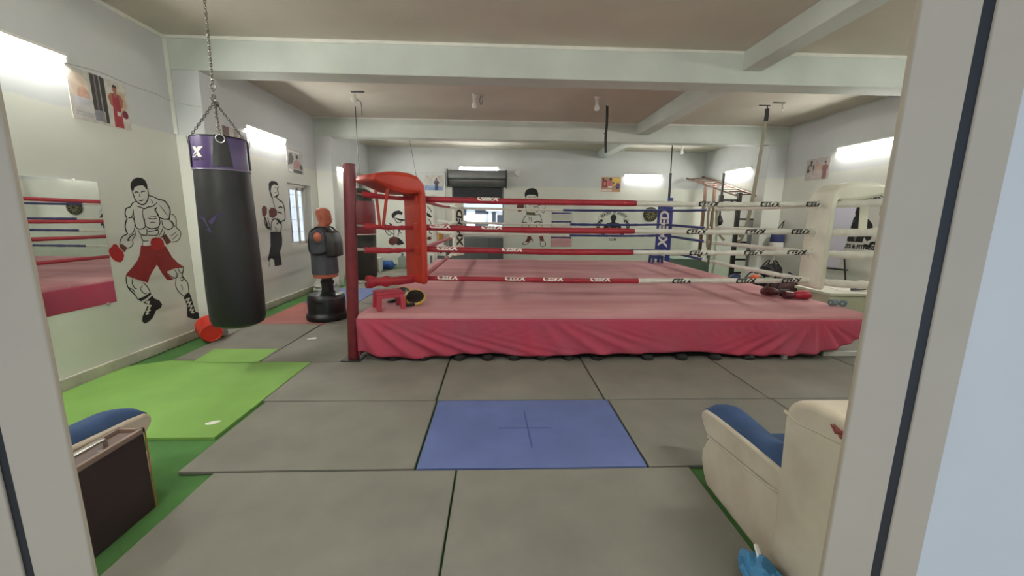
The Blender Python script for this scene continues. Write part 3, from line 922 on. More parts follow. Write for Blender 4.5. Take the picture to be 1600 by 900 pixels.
focus_mitt(-0.98, 4.72, ZC + 0.0, R(8), R(36), 'black and yellow focus mitt right of the red step stool')
focus_mitt(-1.20, 4.93, ZC + 0.0, R(-15), R(32), 'yellow focus mitt half hidden behind the red step stool')

def glove(cx, cy, z, rz, m, m2, label):
    t = thing('boxing_glove', label, 'boxing glove', (cx, cy, z), 'red gloves on the ring canvas')
    Mz = Matrix.Rotation(rz, 3, 'Z')
    def ring_at(x, ry, rz_, zc, n=14):
        return [Vector((cx, cy, z)) + Mz @ Vector((x, ry * math.cos(2 * math.pi * i / n), zc + rz_ * math.sin(2 * math.pi * i / n))) for i in range(n)]
    secs = [(-0.02, 0.05, 0.045, 0.055), (0.03, 0.058, 0.052, 0.06), (0.08, 0.07, 0.062, 0.066), (0.13, 0.074, 0.066, 0.068), (0.17, 0.066, 0.060, 0.064), (0.20, 0.045, 0.042, 0.058), (0.212, 0.018, 0.018, 0.054)]
    MB().loft([ring_at(*s) for s in secs]).build('mitt', m, t, sub=1)
    MB().loft([ring_at(-0.13, 0.056, 0.052, 0.054), ring_at(-0.125, 0.060, 0.054, 0.056), ring_at(-0.05, 0.052, 0.047, 0.055), ring_at(-0.02, 0.051, 0.046, 0.055)]).build('cuff', m2, t)
    pts = [Vector((cx, cy, z)) + Mz @ Vector(p) for p in ((0.03, 0.055, 0.06), (0.07, 0.085, 0.07), (0.12, 0.088, 0.075), (0.15, 0.075, 0.08))]
    MB().tube(pts, [0.028, 0.032, 0.030, 0.016], 10).build('thumb', m, t, sub=1)
    return t
M_rg = mat('red_glove_leather', '#A8283A', 0.4, var=0.08)
M_dg = mat('maroon_glove_leather', '#551A22', 0.45, var=0.08)
glove(4.03, 5.14, ZC + 0.002, R(-8), M_rg, M_dg, 'bright red boxing glove lying on the canvas below the white corner pad')
glove(3.93, 5.33, ZC + 0.002, R(155), M_dg, M_blk, 'dark maroon boxing glove lying against the bright red one')
M_wrap = mat('grey_green_cloth', '#66787A', 0.9, var=0.2, scale=40, bump=0.3, bscale=120)
def wrap_roll(cx, cy, rz, label):
    t = thing('hand_wrap', label, 'hand wrap', (cx, cy, ZC), 'rolled hand wraps on the canvas')
    d = Vector((math.cos(rz), math.sin(rz), 0)); c = Vector((cx, cy, ZC + 0.043))
    MB().tube([c - d * 0.045, c - d * 0.04, c + d * 0.04, c + d * 0.045], [0.033, 0.041, 0.041, 0.033], 14).build('roll', M_wrap, t)
    MB().tube([c - d * 0.047, c + d * 0.047], [0.012, 0.012], 8).build('core', mat('pale_cloth', '#A9B5B5', 0.9), t)
wrap_roll(4.23, 4.74, R(15), 'grey-green rolled hand wrap at the right canvas corner, left one')
wrap_roll(4.325, 4.70, R(40), 'grey-green rolled hand wrap at the right canvas corner, right one')
hs = MB()
sp = smooth_path([(3.85, 7.17, 1.10), (3.815, 7.17, 1.60), (3.82, 7.17, 1.82), (3.85, 7.16, 1.848), (3.885, 7.16, 1.82), (3.90, 7.17, 1.5), (3.91, 7.18, 1.0), (3.90, 7.19, 0.64)], 4)
for i in range(len(sp) - 1):
    hs.bar(sp[i], sp[i + 1], 0.07, 0.006, up=(1, 0, 0.2), mi=0 if sp[i].z > 1.1 or i < 12 else 1)
tag(hs.build('fabric_belt', [mat('tan_webbing', '#8F8A74', 0.85), mat('green_webbing', '#4E6B55', 0.85)], angle=60), 'tan and green fabric belt hung over the right side ropes', 'belt')

# ================================================================ LEFT OF THE ROOM
def left3(u, v, d):  return (XL + d, u, v)          # u = distance into the room
def back3(u, v, d):  return (u, YB - d, v)          # u = x
def right3(u, v, d): return (XR - d, u, v)          # u = distance into the room

# punching bag on its chain
M_bagk = mat('bag_leather', '#141517', 0.5, var=0.15, scale=5, bump=0.12, bscale=14)
M_bagp = mat('purple_leather', '#4C3B69', 0.34, var=0.12, scale=6, bump=0.12, bscale=16)
M_pprint = mat('purple_print', '#3A2C58', 0.5)
M_chain = mat('chain_steel', '#6E6A62', 0.35, metal=0.9)
def chain(mb, p0, p1, link=0.036, r=0.0042):
    p0, p1 = Vector(p0), Vector(p1)
    d = p1 - p0; n = max(2, int(d.length / (link * 0.72))); d.normalize()
    q = d.to_track_quat('Z', 'Y').to_matrix()
    for i in range(n):
        c = p0.lerp(p1, (i + 0.5) / n)
        Mx = q @ Matrix.Rotation(R(90) * (i % 2), 3, 'Z') @ Matrix.Rotation(R(90), 3, 'X')
        pts = []
        for k in range(10):
            a = 2 * math.pi * k / 10
            pts.append(c + Mx @ Vector((link * 0.30 * math.cos(a), link * 0.5 * math.sin(a), 0)))
        mb.tube(pts, r, 5, closed=True)
    return mb
BAG = Vector((-2.665, 4.10, 0))
bag = thing('punching_bag', 'tall black punching bag with purple collar hanging by the left wall', 'punching bag', (BAG.x, BAG.y, 0.46))
prof = [(0.09, 0.465), (0.18, 0.475), (0.228, 0.505), (0.243, 0.56), (0.247, 0.82), (0.243, 1.2), (0.238, 1.55), (0.231, 1.90), (0.228, 2.01)]
MB().lathe(BAG, prof, 40).build('body', M_bagk, bag)
MB().lathe(BAG, [(0.232, 2.0), (0.2335, 2.01), (0.230, 2.14), (0.227, 2.285), (0.224, 2.302), (0.207, 2.306), (0.185, 2.27), (0.05, 2.26)], 40).build('collar', M_bagp, bag)
MB().torus(BAG + Vector((0, 0, 2.005)), 0.232, 0.006, 40, 6).build('seam_band', mat('silver_piping', '#9A93A8', 0.3, metal=0.4), bag)
MB().torus(BAG + Vector((0, 0, 2.302)), 0.224, 0.006, 40, 6).build('seam_band', M_bagk, bag)
A0 = -56.7
knot = BAG + Vector((0, 0, 2.64))
for k in range(4):
    a = R(A0 + 90 * k)
    if k == 0:
        a = R(A0 + 2)
    dv = Vector((math.cos(a), math.sin(a), 0)); tv = Vector((-math.sin(a), math.cos(a), 0))
    m = MB()
    secs = [(2.03, 0.078, 0.241), (2.24, 0.057, 0.236), (2.292, 0.046, 0.232), (2.312, 0.042, 0.224), (2.31, 0.042, 0.203), (2.26, 0.046, 0.185)]
    rows = []
    for z, hw, rr in secs:
        rows.append([BAG + dv * math.sqrt(max(0.01, rr * rr - q * q * hw * hw * 0.98)) + tv * (q * hw) + Vector((0, 0, z)) for q in (-1, -0.5, 0, 0.5, 1)])
    o_ = len(m.v)
    for r_ in rows: m.v += [tuple(p) for p in r_]
    for i in range(len(rows) - 1):
        for j in range(4):
            m.f.append([o_ + i * 5 + j, o_ + i * 5 + j + 1, o_ + (i + 1) * 5 + j + 1, o_ + (i + 1) * 5 + j]); m.m.append(0)
    stp = m.build('strap', M_bagk, bag)
    q = dv.to_track_quat('Z', 'Y').to_matrix()
    MB().torus(BAG + dv * 0.242 + Vector((0, 0, 2.275)), 0.034, 0.0045, 18, 6, M=Matrix.Rotation(R(8), 3, tv) @ q).build('ring', M_steel, stp)
    chain(MB(), BAG + dv * 0.207 + Vector((0, 0, 2.315)), knot, 0.031, 0.0036).build('chain', M_chain, bag)
m = chain(MB(), knot, BAG + Vector((-0.004, 0.0, 2.76)), 0.034, 0.0042)
m.torus(BAG + Vector((0, 0, 2.77)), 0.026, 0.0055, 14, 6, M=Matrix.Rotation(R(90), 3, 'X'))
chain(m, BAG + Vector((0, 0, 2.80)), BAG + Vector((0, 0.02, 3.61)), 0.034, 0.0038)
for k in range(5):
    a = k * 1.3
    m.torus(knot + Vector((0.02 * math.cos(a), 0.02 * math.sin(a), -0.03 + 0.018 * k)), 0.016, 0.0045, 10, 5, M=Matrix.Rotation(a, 3, 'X'))
m.build('chain', M_chain, bag)
hk = smooth_path([BAG + Vector(p) for p in ((0, 0.02, 3.67), (0, 0.02, 3.645), (0.022, 0.02, 3.63), (0.02, 0.02, 3.60), (-0.01, 0.02, 3.592), (-0.02, 0.02, 3.612))], 4)
MB().tube(hk, 0.006, 8).lathe(BAG + Vector((0, 0.02, 0)), [(0.035, 3.672), (0.035, 3.679)], 14).build('ceiling_hook', M_steel, bag)
def on_bag(a0, z0, r):
    def f(u, v):
        a = R(a0) + u / r
        rr = r + 0.0025
        return Vector((BAG.x + rr * math.cos(a), BAG.y + rr * math.sin(a), z0 + v))
    return f
m = MB(); words(m, 'X', 0.10, on_bag(A0 - 50, 2.155, 0.230), bold=0.012, shear=0.2)
m.build('logo', M_print_w, bag, smooth=False, recalc=False)
m = MB(); m.add([on_bag(A0 - 50, 2.085, 0.230)(u, v) for u, v in ((-0.05, -0.006), (0.0, -0.008), (0.06, -0.006), (0.055, 0.012), (0, 0.01), (-0.045, 0.012))], [(0, 1, 4, 5), (1, 2, 3, 4)])
m.build('logo', M_print_k, bag, smooth=False, recalc=False)
m = MB(); f = on_bag(A0 - 32, 1.47, 0.240)
for pl in (((-0.15, 0.11), (-0.08, 0.10), (0.0, 0.03), (0.15, -0.13), (0.10, -0.13), (-0.02, -0.04)), ((-0.02, -0.04), (-0.14, -0.09), (-0.17, -0.08), (-0.05, 0.0)), ((0.0, 0.03), (0.11, 0.14), (0.06, 0.13), (-0.03, 0.06))):
    m.add([f(*p) for p in pl], [list(range(len(pl)))])
m.build('logo', M_pprint, bag, smooth=False, recalc=False)

# bucket lying by the wall
M_bucket = mat('red_bucket_plastic', '#C7301F', 0.4, var=0.06, scale=6)
bk = thing('bucket', 'red plastic bucket lying on its side under the punching bag', 'bucket', (-3.66, 5.08, 0.0))
rim_c, base_c = Vector((-3.755, 5.185, 0.150)), Vector((-3.585, 4.965, 0.118))
ax = (base_c - rim_c).normalized(); L_ = (base_c - rim_c).length
Mq = ax.to_track_quat('Z', 'Y').to_matrix()
MB().lathe(rim_c, [(0.135, 0.01), (0.152, 0.0), (0.156, 0.004), (0.156, 0.014), (0.147, 0.02), (0.135, L_ * 0.55), (0.118, L_ * 0.93), (0.112, L_ - 0.004), (0.104, L_), (0.098, L_ - 0.008), (0.02, L_ - 0.008)], 32, M=Mq).build('body', M_bucket, bk)
hp = [rim_c + Mq @ Vector((0.158 * math.cos(a), 0.158 * math.sin(a) * 0.4 - 0.02, -0.03 - 0.05 * math.sin(a))) for a in [math.pi * i / 14 for i in range(15)]]
MB().tube(hp, 0.003, 6).build('handle', M_steel, bk)

# torso dummy
M_sal = mat('salmon_rubber', '#B4634B', 0.5, var=0.08, scale=6, bump=0.06, bscale=60)
M_vest = mat('grey_vest_cloth', '#43454D', 0.85, var=0.12, scale=9, bump=0.2, bscale=90)
M_bkp = mat('dummy_base_plastic', '#16181A', 0.38, var=0.1, bump=0.05, bscale=80)
DX, DY = -2.66, 6.20
dm = thing('torso_dummy', 'orange rubber torso dummy in grey vest on round black base', 'training dummy', (DX, DY, 0.0))
bs = MB().lathe((DX, DY, 0), [(0.26, 0.0), (0.30, 0.01), (0.306, 0.05), (0.300, 0.085), (0.278, 0.105), (0.272, 0.13), (0.274, 0.33), (0.268, 0.37), (0.25, 0.395), (0.15, 0.41), (0.12, 0.43), (0.05, 0.435)], 40).build('base', M_bkp, dm)
MB().box(DX - 0.05, DY - 0.279, 0.29, DX + 0.05, DY - 0.25, 0.315).build('grip_slot', M_gap, bs, bevel=0.004)
MB().lathe((DX + 0.14, DY - 0.1, 0), [(0.05, 0.385), (0.05, 0.415), (0.03, 0.42)], 16).build('filler_cap', M_bkp, bs)
MB().lathe((DX + 0.03, DY, 0), [(0.105, 0.42), (0.105, 0.44), (0.088, 0.45), (0.088, 0.55), (0.098, 0.56), (0.098, 0.60), (0.082, 0.61), (0.082, 0.70)], 24).build('stem', M_bkp, dm)
def er(cx, rx, ry, z, n=28, ex=2.0, cy=0.0):
    out = []
    for i in range(n):
        a = 2 * math.pi * i / n
        c, s_ = math.cos(a), math.sin(a)
        out.append((cx + rx * math.copysign(abs(c) ** (2 / ex), c), DY + cy + ry * math.copysign(abs(s_) ** (2 / ex), s_), z))
    return out
MB().loft([er(-2.645, 0.150, 0.185, 0.655), er(-2.645, 0.172, 0.20, 0.665), er(-2.645, 0.174, 0.202, 0.735)]).build('waist', M_sal, dm)
MB().loft([er(-2.645, 0.179, 0.207, 0.715, ex=2.3), er(-2.645, 0.180, 0.210, 0.74, ex=2.3), er(-2.648, 0.176, 0.205, 0.90, ex=2.3), er(-2.652, 0.170, 0.203, 1.05, ex=2.4), er(-2.655, 0.168, 0.215, 1.18, ex=2.4),
           er(-2.660, 0.160, 0.232, 1.28, ex=2.3), er(-2.660, 0.140, 0.225, 1.345, ex=2.2), er(-2.650, 0.110, 0.165, 1.395, ex=2.0), er(-2.635, 0.075, 0.085, 1.425)]).build('vest', M_vest, dm)
for sy in (-1, 1):
    sh = MB().ball((-2.625, DY + sy * 0.205, 1.285), (0.075, 0.065, 0.082)).build('shoulder', M_sal, dm)
    MB().torus((-2.625, DY + sy * 0.232, 1.28), 0.078, 0.014, 20, 6, M=Matrix.Rotation(R(90), 3, 'X')).build('armhole', M_vest, sh)
hd = MB().loft([er(-2.635, 0.082, 0.075, 1.39), er(-2.632, 0.078, 0.068, 1.44), er(-2.618, 0.088, 0.066, 1.460), er(-2.600, 0.096, 0.064, 1.478), er(-2.598, 0.101, 0.069, 1.505), er(-2.606, 0.104, 0.075, 1.54),
                er(-2.614, 0.108, 0.080, 1.575), er(-2.619, 0.113, 0.083, 1.615), er(-2.624, 0.107, 0.080, 1.655), er(-2.628, 0.085, 0.066, 1.687), er(-2.630, 0.048, 0.04, 1.705), er(-2.630, 0.012, 0.012, 1.710)]).build('head', M_sal, dm, sub=1)
MB().loft([[(-2.512, DY - 0.004, 1.578), (-2.512, DY + 0.004, 1.578), (-2.520, DY + 0.006, 1.575), (-2.520, DY - 0.006, 1.575)],
           [(-2.486, DY - 0.012, 1.535), (-2.486, DY + 0.012, 1.535), (-2.515, DY + 0.018, 1.54), (-2.515, DY - 0.018, 1.54)],
           [(-2.492, DY - 0.012, 1.527), (-2.492, DY + 0.012, 1.527), (-2.515, DY + 0.016, 1.527), (-2.515, DY - 0.016, 1.527)]]).build('nose', M_sal, hd)
MB().ball((-2.507, DY, 1.508), (0.012, 0.026, 0.006), 10, 6).ball((-2.509, DY, 1.499), (0.011, 0.022, 0.006), 10, 6).build('mouth', mat('dark_salmon', '#8C4433', 0.5), hd)
for sy in (-1, 1):
    MB().ball((-2.521, DY + sy * 0.030, 1.572), (0.012, 0.014, 0.007), 10, 6).build('eye', mat('dark_salmon', '#8C4433', 0.5), hd)
    MB().ball((-2.522, DY + sy * 0.032, 1.590), (0.014, 0.024, 0.006), 10, 6).build('brow', M_sal, hd)
    MB().ball((-2.630, DY + sy * 0.080, 1.56), (0.022, 0.010, 0.034), 10, 8).build('ear', M_sal, hd)
cp = MB()
cp.loft([[(-2.50 + dx, DY + y, z) for dx, y in ((-0.05, -0.17), (0.075, -0.15), (0.10, -0.10), (0.10, 0.10), (0.075, 0.15), (-0.05, 0.17))] for z in (0.985,)] +
        [[(-2.495 + dx, DY + y, z) for dx, y in ((-0.05, -0.18), (0.075, -0.16), (0.10, -0.10), (0.10, 0.10), (0.075, 0.16), (-0.05, 0.18))] for z in (1.0, 1.2)] +
        [[(-2.505 + dx, DY + y, z) for dx, y in ((-0.05, -0.17), (0.06, -0.14), (0.075, -0.10), (0.075, 0.10), (0.06, 0.14), (-0.05, 0.17))] for z in (1.34,)] +
        [[(-2.515 + dx, DY + y, z) for dx, y in ((-0.03, -0.14), (0.03, -0.12), (0.045, -0.09), (0.045, 0.09), (0.03, 0.12), (-0.03, 0.14))] for z in (1.37,)])
cp.build('chest_pad', M_blk, dm, angle=50, bevel=0.006)
for sy in (-1, 1):
    sp = smooth_path([(-2.50, DY + sy * 0.12, 1.36), (-2.56, DY + sy * 0.13, 1.415), (-2.65, DY + sy * 0.135, 1.425), (-2.755, DY + sy * 0.14, 1.365), (-2.798, DY + sy * 0.135, 1.24), (-2.800, DY + sy * 0.14, 1.10), (-2.745, DY + sy * 0.190, 1.03), (-2.62, DY + sy * 0.222, 1.03), (-2.54, DY + sy * 0.185, 1.06)], 4)
    MB().tube(sp, 0.020, 8, squash=0.6).build('strap', M_blk, dm)

# ---------------------------------------------------------------- lounge chairs
M_vinyl = mat('cream_vinyl', '#CFC6B2', 0.5, col2='#B9AD98', scale=3.5, var=0.1, bump=0.15, bscale=12, detail=7)
M_denim = mat('blue_cushion_cloth', '#334B6F', 0.85, var=0.12, scale=6, bump=0.2, bscale=160)
M_piping = mat('cream_piping', '#BCB29D', 0.5)
def lounge_chair(x0, x1, label, torn=False):
    t = thing('lounge_chair', label, 'armchair', ((x0 + x1) / 2, 1.8, -0.026))
    def slab(name, prof, m, xa, xb, bev, parent=t, inset=0.0):
        mb = MB().prism([(xa, y, z) for y, z in prof], (xb - xa, 0, 0))
        return mb.build(name, m, parent, bevel=bev, seg=4, angle=60)
    AW = 0.17
    for xa, out in ((x0, -1), (x1 - AW, 1)):
        xb = xa + AW
        arm = slab('arm', [(2.17, -0.026), (2.215, 0.02), (2.255, 0.10), (2.26, 0.17), (2.225, 0.24), (2.195, 0.29), (1.90, 0.325), (1.55, 0.365), (1.22, 0.365), (1.22, -0.026)], M_vinyl, xa + 0.012, xb - 0.012, 0.02)
        slab('arm_pad', [(2.195, 0.295), (2.235, 0.32), (2.285, 0.37), (2.29, 0.405), (2.255, 0.440), (2.15, 0.455), (1.86, 0.475), (1.555, 0.485), (1.555, 0.37), (1.90, 0.33)], M_vinyl, xa, xb, 0.028, arm)
        xp = xa + 0.006 if out < 0 else xb - 0.006
        MB().tube(smooth_path([(xp, 2.195, 0.293), (xp, 2.05, 0.31), (xp, 1.85, 0.332), (xp, 1.62, 0.362), (xp, 1.565, 0.40), (xp, 1.556, 0.47)], 4), 0.008, 6).build('piping', M_piping, arm)
        n = 18; rings = []
        for i in range(n + 1):
            y = 1.585 + (2.272 - 1.585) * i / n
            zb = 0.432 + 0.045 * (2.262 - y) / 0.7
            e = min(1.0, (n - i) / n * 4) ** 0.55
            th = (0.078 + 0.008 * math.sin(9 * y)) * e * (1 - 0.25 * math.exp(-((y - 1.78) / 0.10) ** 2)) + 0.010
            xs = [xa + 0.016 + (AW - 0.032) * k / 8 for k in range(9)]
            top = [(x, y, zb + th * (1 - (abs(k - 4) / 4.0) ** 3.5 * 0.80) + 0.003 * math.sin(31 * x + 13 * y)) for k, x in enumerate(xs)]
            rings.append(top + [(x, y, zb - 0.004) for x in reversed(xs)])
        MB().loft(rings).build('arm_cover', M_denim, arm, angle=70)
    slab('seat_base', [(2.14, -0.02), (2.16, 0.20), (1.56, 0.20), (1.56, -0.02)], M_vinyl, x0 + AW, x1 - AW, 0.01)
    slab('seat_cushion', [(2.18, 0.205), (2.215, 0.25), (2.20, 0.31), (2.12, 0.335), (1.60, 0.30), (1.58, 0.205)], M_denim, x0 + AW + 0.004, x1 - AW - 0.004, 0.03)
    bk_ = slab('backrest', [(1.575, -0.02), (1.585, 0.40), (1.60, 0.74), (1.59, 0.80), (1.55, 0.845), (1.45, 0.875), (1.31, 0.88), (1.225, 0.85), (1.19, 0.78), (1.19, 0.40), (1.20, -0.02)], M_vinyl, x0 - 0.012, x1 + 0.012, 0.032)
    for x in (x0 - 0.006, x1 + 0.006):
        MB().tube(smooth_path([(x, 1.60, 0.765), (x, 1.52, 0.755), (x, 1.42, 0.770), (x, 1.30, 0.785), (x, 1.20, 0.78)], 4), 0.009, 6).build('piping', M_piping, bk_)
    if torn:
        tr = MB()
        for k in range(4):
            y0 = 1.36 - 0.012 * k; z0 = 0.835 + 0.008 * math.sin(k * 2.1)
            tr.tube([(x0 - 0.012, y0, z0), (x0 - 0.02, y0 - 0.035, z0 - 0.012), (x0 - 0.013, y0 - 0.075, z0 + 0.004)], [0.003, 0.008, 0.003], 6)
        tr.build('torn_patch', mat('red_lining', '#8A4540', 0.9), bk_)
    return t
lounge_chair(1.292, 2.02, 'cream vinyl lounge chair with blue seat cover and torn backrest, right of the doorway', True)
lounge_chair(-2.80, -2.055, 'cream vinyl lounge chair with blue seat cover behind the dark brown suitcase')

# suitcase
M_case = mat('dark_brown_case', '#261414', 0.7, var=0.15, scale=3)
M_edge = mat('brown_case_edge', '#7C675A', 0.5, var=0.1)
M_top = mat('brown_case_top', '#5A463D', 0.55, var=0.1)
sc = thing('suitcase', 'dark brown hard suitcase with chrome handle, standing beside the left chair', 'suitcase', (-1.97, 1.74, -0.026))
MB().box(-2.035, 1.40, -0.026, -1.905, 2.055, 0.435).build('body', M_case, sc, bevel=0.006)
m = MB()
m.box(-2.040, 1.395, 0.430, -2.022, 2.060, 0.458).box(-1.918, 1.395, 0.430, -1.900, 2.060, 0.458).box(-2.04, 2.042, 0.430, -1.90, 2.060, 0.458).box(-2.04, 1.395, 0.430, -1.90, 1.413, 0.458)
m.build('rim', M_edge, sc, bevel=0.003)
MB().box(-2.022, 1.413, 0.430, -1.918, 2.042, 0.440).build('top_panel', M_top, sc)
MB().tube(smooth_path([(-1.965, 1.715, 0.440), (-1.965, 1.72, 0.474), (-1.965, 1.745, 0.482), (-1.965, 1.88, 0.482), (-1.965, 1.905, 0.474), (-1.965, 1.91, 0.440)], 4), 0.009, 8).build('handle', M_steel, sc)
MB().lathe((-1.945, 1.86, 0), [(0.011, 0.439), (0.011, 0.446), (0.006, 0.448)], 12).build('lock', M_steel, sc)
MB().tube([(-1.902, 2.058, 0.43), (-1.902, 2.058, -0.02)], 0.004, 6).build('corner_trim', mat('wood_trim', '#9A6A35', 0.5), sc)

# crumpled blue plastic bag by the right chair
bg_ = thing('plastic_bag', 'crumpled light blue plastic bag on the floor against the right chair', 'plastic bag', (1.27, 1.43, 0.0))
m = MB(); rnd = random.Random(4); rings = []
for i in range(9):
    t_ = i / 8
    ring_ = []
    for k in range(18):
        a = 2 * math.pi * k / 18
        r_ = (0.10 * math.sin(math.pi * (0.12 + 0.8 * t_)) ** 0.8) * (1 + 0.28 * math.sin(3 * a + 5 * t_) * rnd.uniform(0.4, 1.0))
        ring_.append((1.165 + 0.75 * r_ * math.cos(a) + 0.02 * t_, 1.44 + 1.3 * r_ * math.sin(a), max(0.002, 0.002 + 0.115 * t_ + 0.012 * rnd.uniform(-1, 1))))
    rings.append(ring_)
m.loft(rings).build('body', mat('light_blue_plastic', '#3E86B5', 0.35, var=0.12, scale=14, bump=0.3, bscale=40), bg_, angle=30)
MB().tube(smooth_path([(1.19, 1.50, 0.10), (1.20, 1.54, 0.115), (1.215, 1.57, 0.11), (1.21, 1.54, 0.10)], 4), [0.012] * 13, 6, squash=0.5).build('handle_loop', M_white, bg_)

# ---------------------------------------------------------------- mirrors
M_mirror = mat('mirror_glass', (0.86, 0.88, 0.86), 0.012, metal=1.0)
mr_ = thing('wall_mirror', 'large frameless wall mirror on the left wall reflecting the ring', 'mirror', (XL, 3.7, 0.69))
MB().box(XL + 0.001, 3.18, 0.685, XL + 0.007, 4.215, 1.895).build('glass', M_mirror, mr_, smooth=False)
for y, z in ((3.99, 1.90), (4.12, 0.68), (3.4, 0.68), (3.4, 1.90)):
    MB().box(XL + 0.001, y - 0.013, z - 0.013, XL + 0.013, y + 0.013, z + 0.013).build('clip', M_steel, mr_, bevel=0.002)
mr2 = thing('wall_mirror', 'smaller wall mirror on the back wall between the two boxing murals', 'mirror', (2.06, YB, 0.69))
MB().box(1.74, YB - 0.008, 0.69, 2.39, YB - 0.001, 1.77).build('glass', M_mirror, mr2, smooth=False)
MB().box(1.73, YB - 0.010, 0.68, 2.40, YB - 0.0005, 0.69).box(1.73, YB - 0.010, 1.77, 2.40, YB - 0.0005, 1.78).box(1.73, YB - 0.010, 0.69, 1.74, YB - 0.0005, 1.77).box(2.39, YB - 0.010, 0.69, 2.40, YB - 0.0005, 1.77).build('frame', M_steel, mr2, smooth=False)

# ================================================================ WALL MURALS (flat paint on the walls)
P_k = mat('mural_black', '#1D1F20', 0.75)
P_g = mat('mural_grey', '#7C7E74', 0.8)
P_r = mat('mural_red', '#8F2322', 0.7, var=0.12, scale=9)
P_r2 = mat('mural_bright_red', '#A81C1C', 0.7, var=0.08, scale=9)
P_w = mat('mural_white', '#DAD9CC', 0.8)
P_b = mat('mural_brown', '#6A3A33', 0.75, var=0.1, scale=10)
P_o = mat('mural_olive', '#55543C', 0.75)

# big boxer beside the mirror
mu = thing('boxer_mural', 'large wall painting of a bare-chested boxer in red shorts and black boots', 'mural', (XL, 4.75, 0.25))
F_ = Film(left3, 0.002)
for pts in ([(4.59,1.84),(4.582,1.876),(4.594,1.919),(4.626,1.957),(4.679,1.983),(4.735,1.986),(4.777,1.966),(4.797,1.925),(4.795,1.87),(4.778,1.861),(4.763,1.89),(4.734,1.904),(4.676,1.893),(4.632,1.877),(4.611,1.836)],
            [(4.457,0.659),(4.548,0.674),(4.629,0.705),(4.672,0.624),(4.735,0.589),(4.767,0.532),(4.74,0.496),(4.672,0.481),(4.614,0.407),(4.562,0.379),(4.502,0.368),(4.473,0.403),(4.488,0.456),(4.549,0.531),(4.571,0.569),(4.513,0.616)],
            [(5.098,0.546),(5.131,0.581),(5.195,0.604),(5.221,0.537),(5.243,0.413),(5.263,0.325),(5.328,0.292),(5.358,0.25),(5.335,0.222),(5.237,0.226),(5.119,0.284),(5.117,0.343),(5.136,0.437)]):
    F_.fill(pts)
F_.pieces(['hair', 'boot', 'boot'], P_k, mu)
F_ = Film(left3, 0.0025)
F_.fill([(4.602,1.244),(4.67,1.232),(4.723,1.235),(4.886,1.224),(4.94,1.203),(4.967,1.147),(5.007,1.07),(5.085,0.988),(5.159,0.935),(5.138,0.923),(5.013,0.929),(4.897,0.907),(4.927,0.848),(4.978,0.795),(4.887,0.805),(4.829,0.89),(4.772,1.006),(4.698,0.934),(4.647,0.872),(4.618,0.817),(4.529,0.857),(4.449,0.897),(4.364,0.937),(4.39,0.965),(4.458,1.016),(4.529,1.079),(4.571,1.141)])
F_.build('shorts', P_r, mu)
F_ = Film(left3, 0.003)
F_.fill([(4.221,1.215),(4.239,1.242),(4.266,1.254),(4.277,1.274),(4.306,1.279),(4.329,1.262),(4.339,1.234),(4.377,1.191),(4.382,1.148),(4.363,1.106),(4.329,1.082),(4.287,1.095),(4.247,1.128),(4.224,1.172)])
F_.fill([(4.728,1.264),(4.748,1.306),(4.805,1.322),(4.873,1.313),(4.909,1.276),(4.916,1.216),(4.878,1.174),(4.793,1.172),(4.744,1.203)])
F_.pieces(['glove', 'glove'], P_r2, mu)
F_ = Film(left3, 0.003)
F_.fill([(4.349,1.272),(4.385,1.271),(4.431,1.231),(4.395,1.184),(4.351,1.233)])
F_.fill([(4.901,1.325),(4.957,1.353),(5.024,1.256),(4.949,1.223)])
F_.pieces(['wrist_wrap', 'wrist_wrap'], P_b, mu)
F_ = Film(left3, 0.0035)
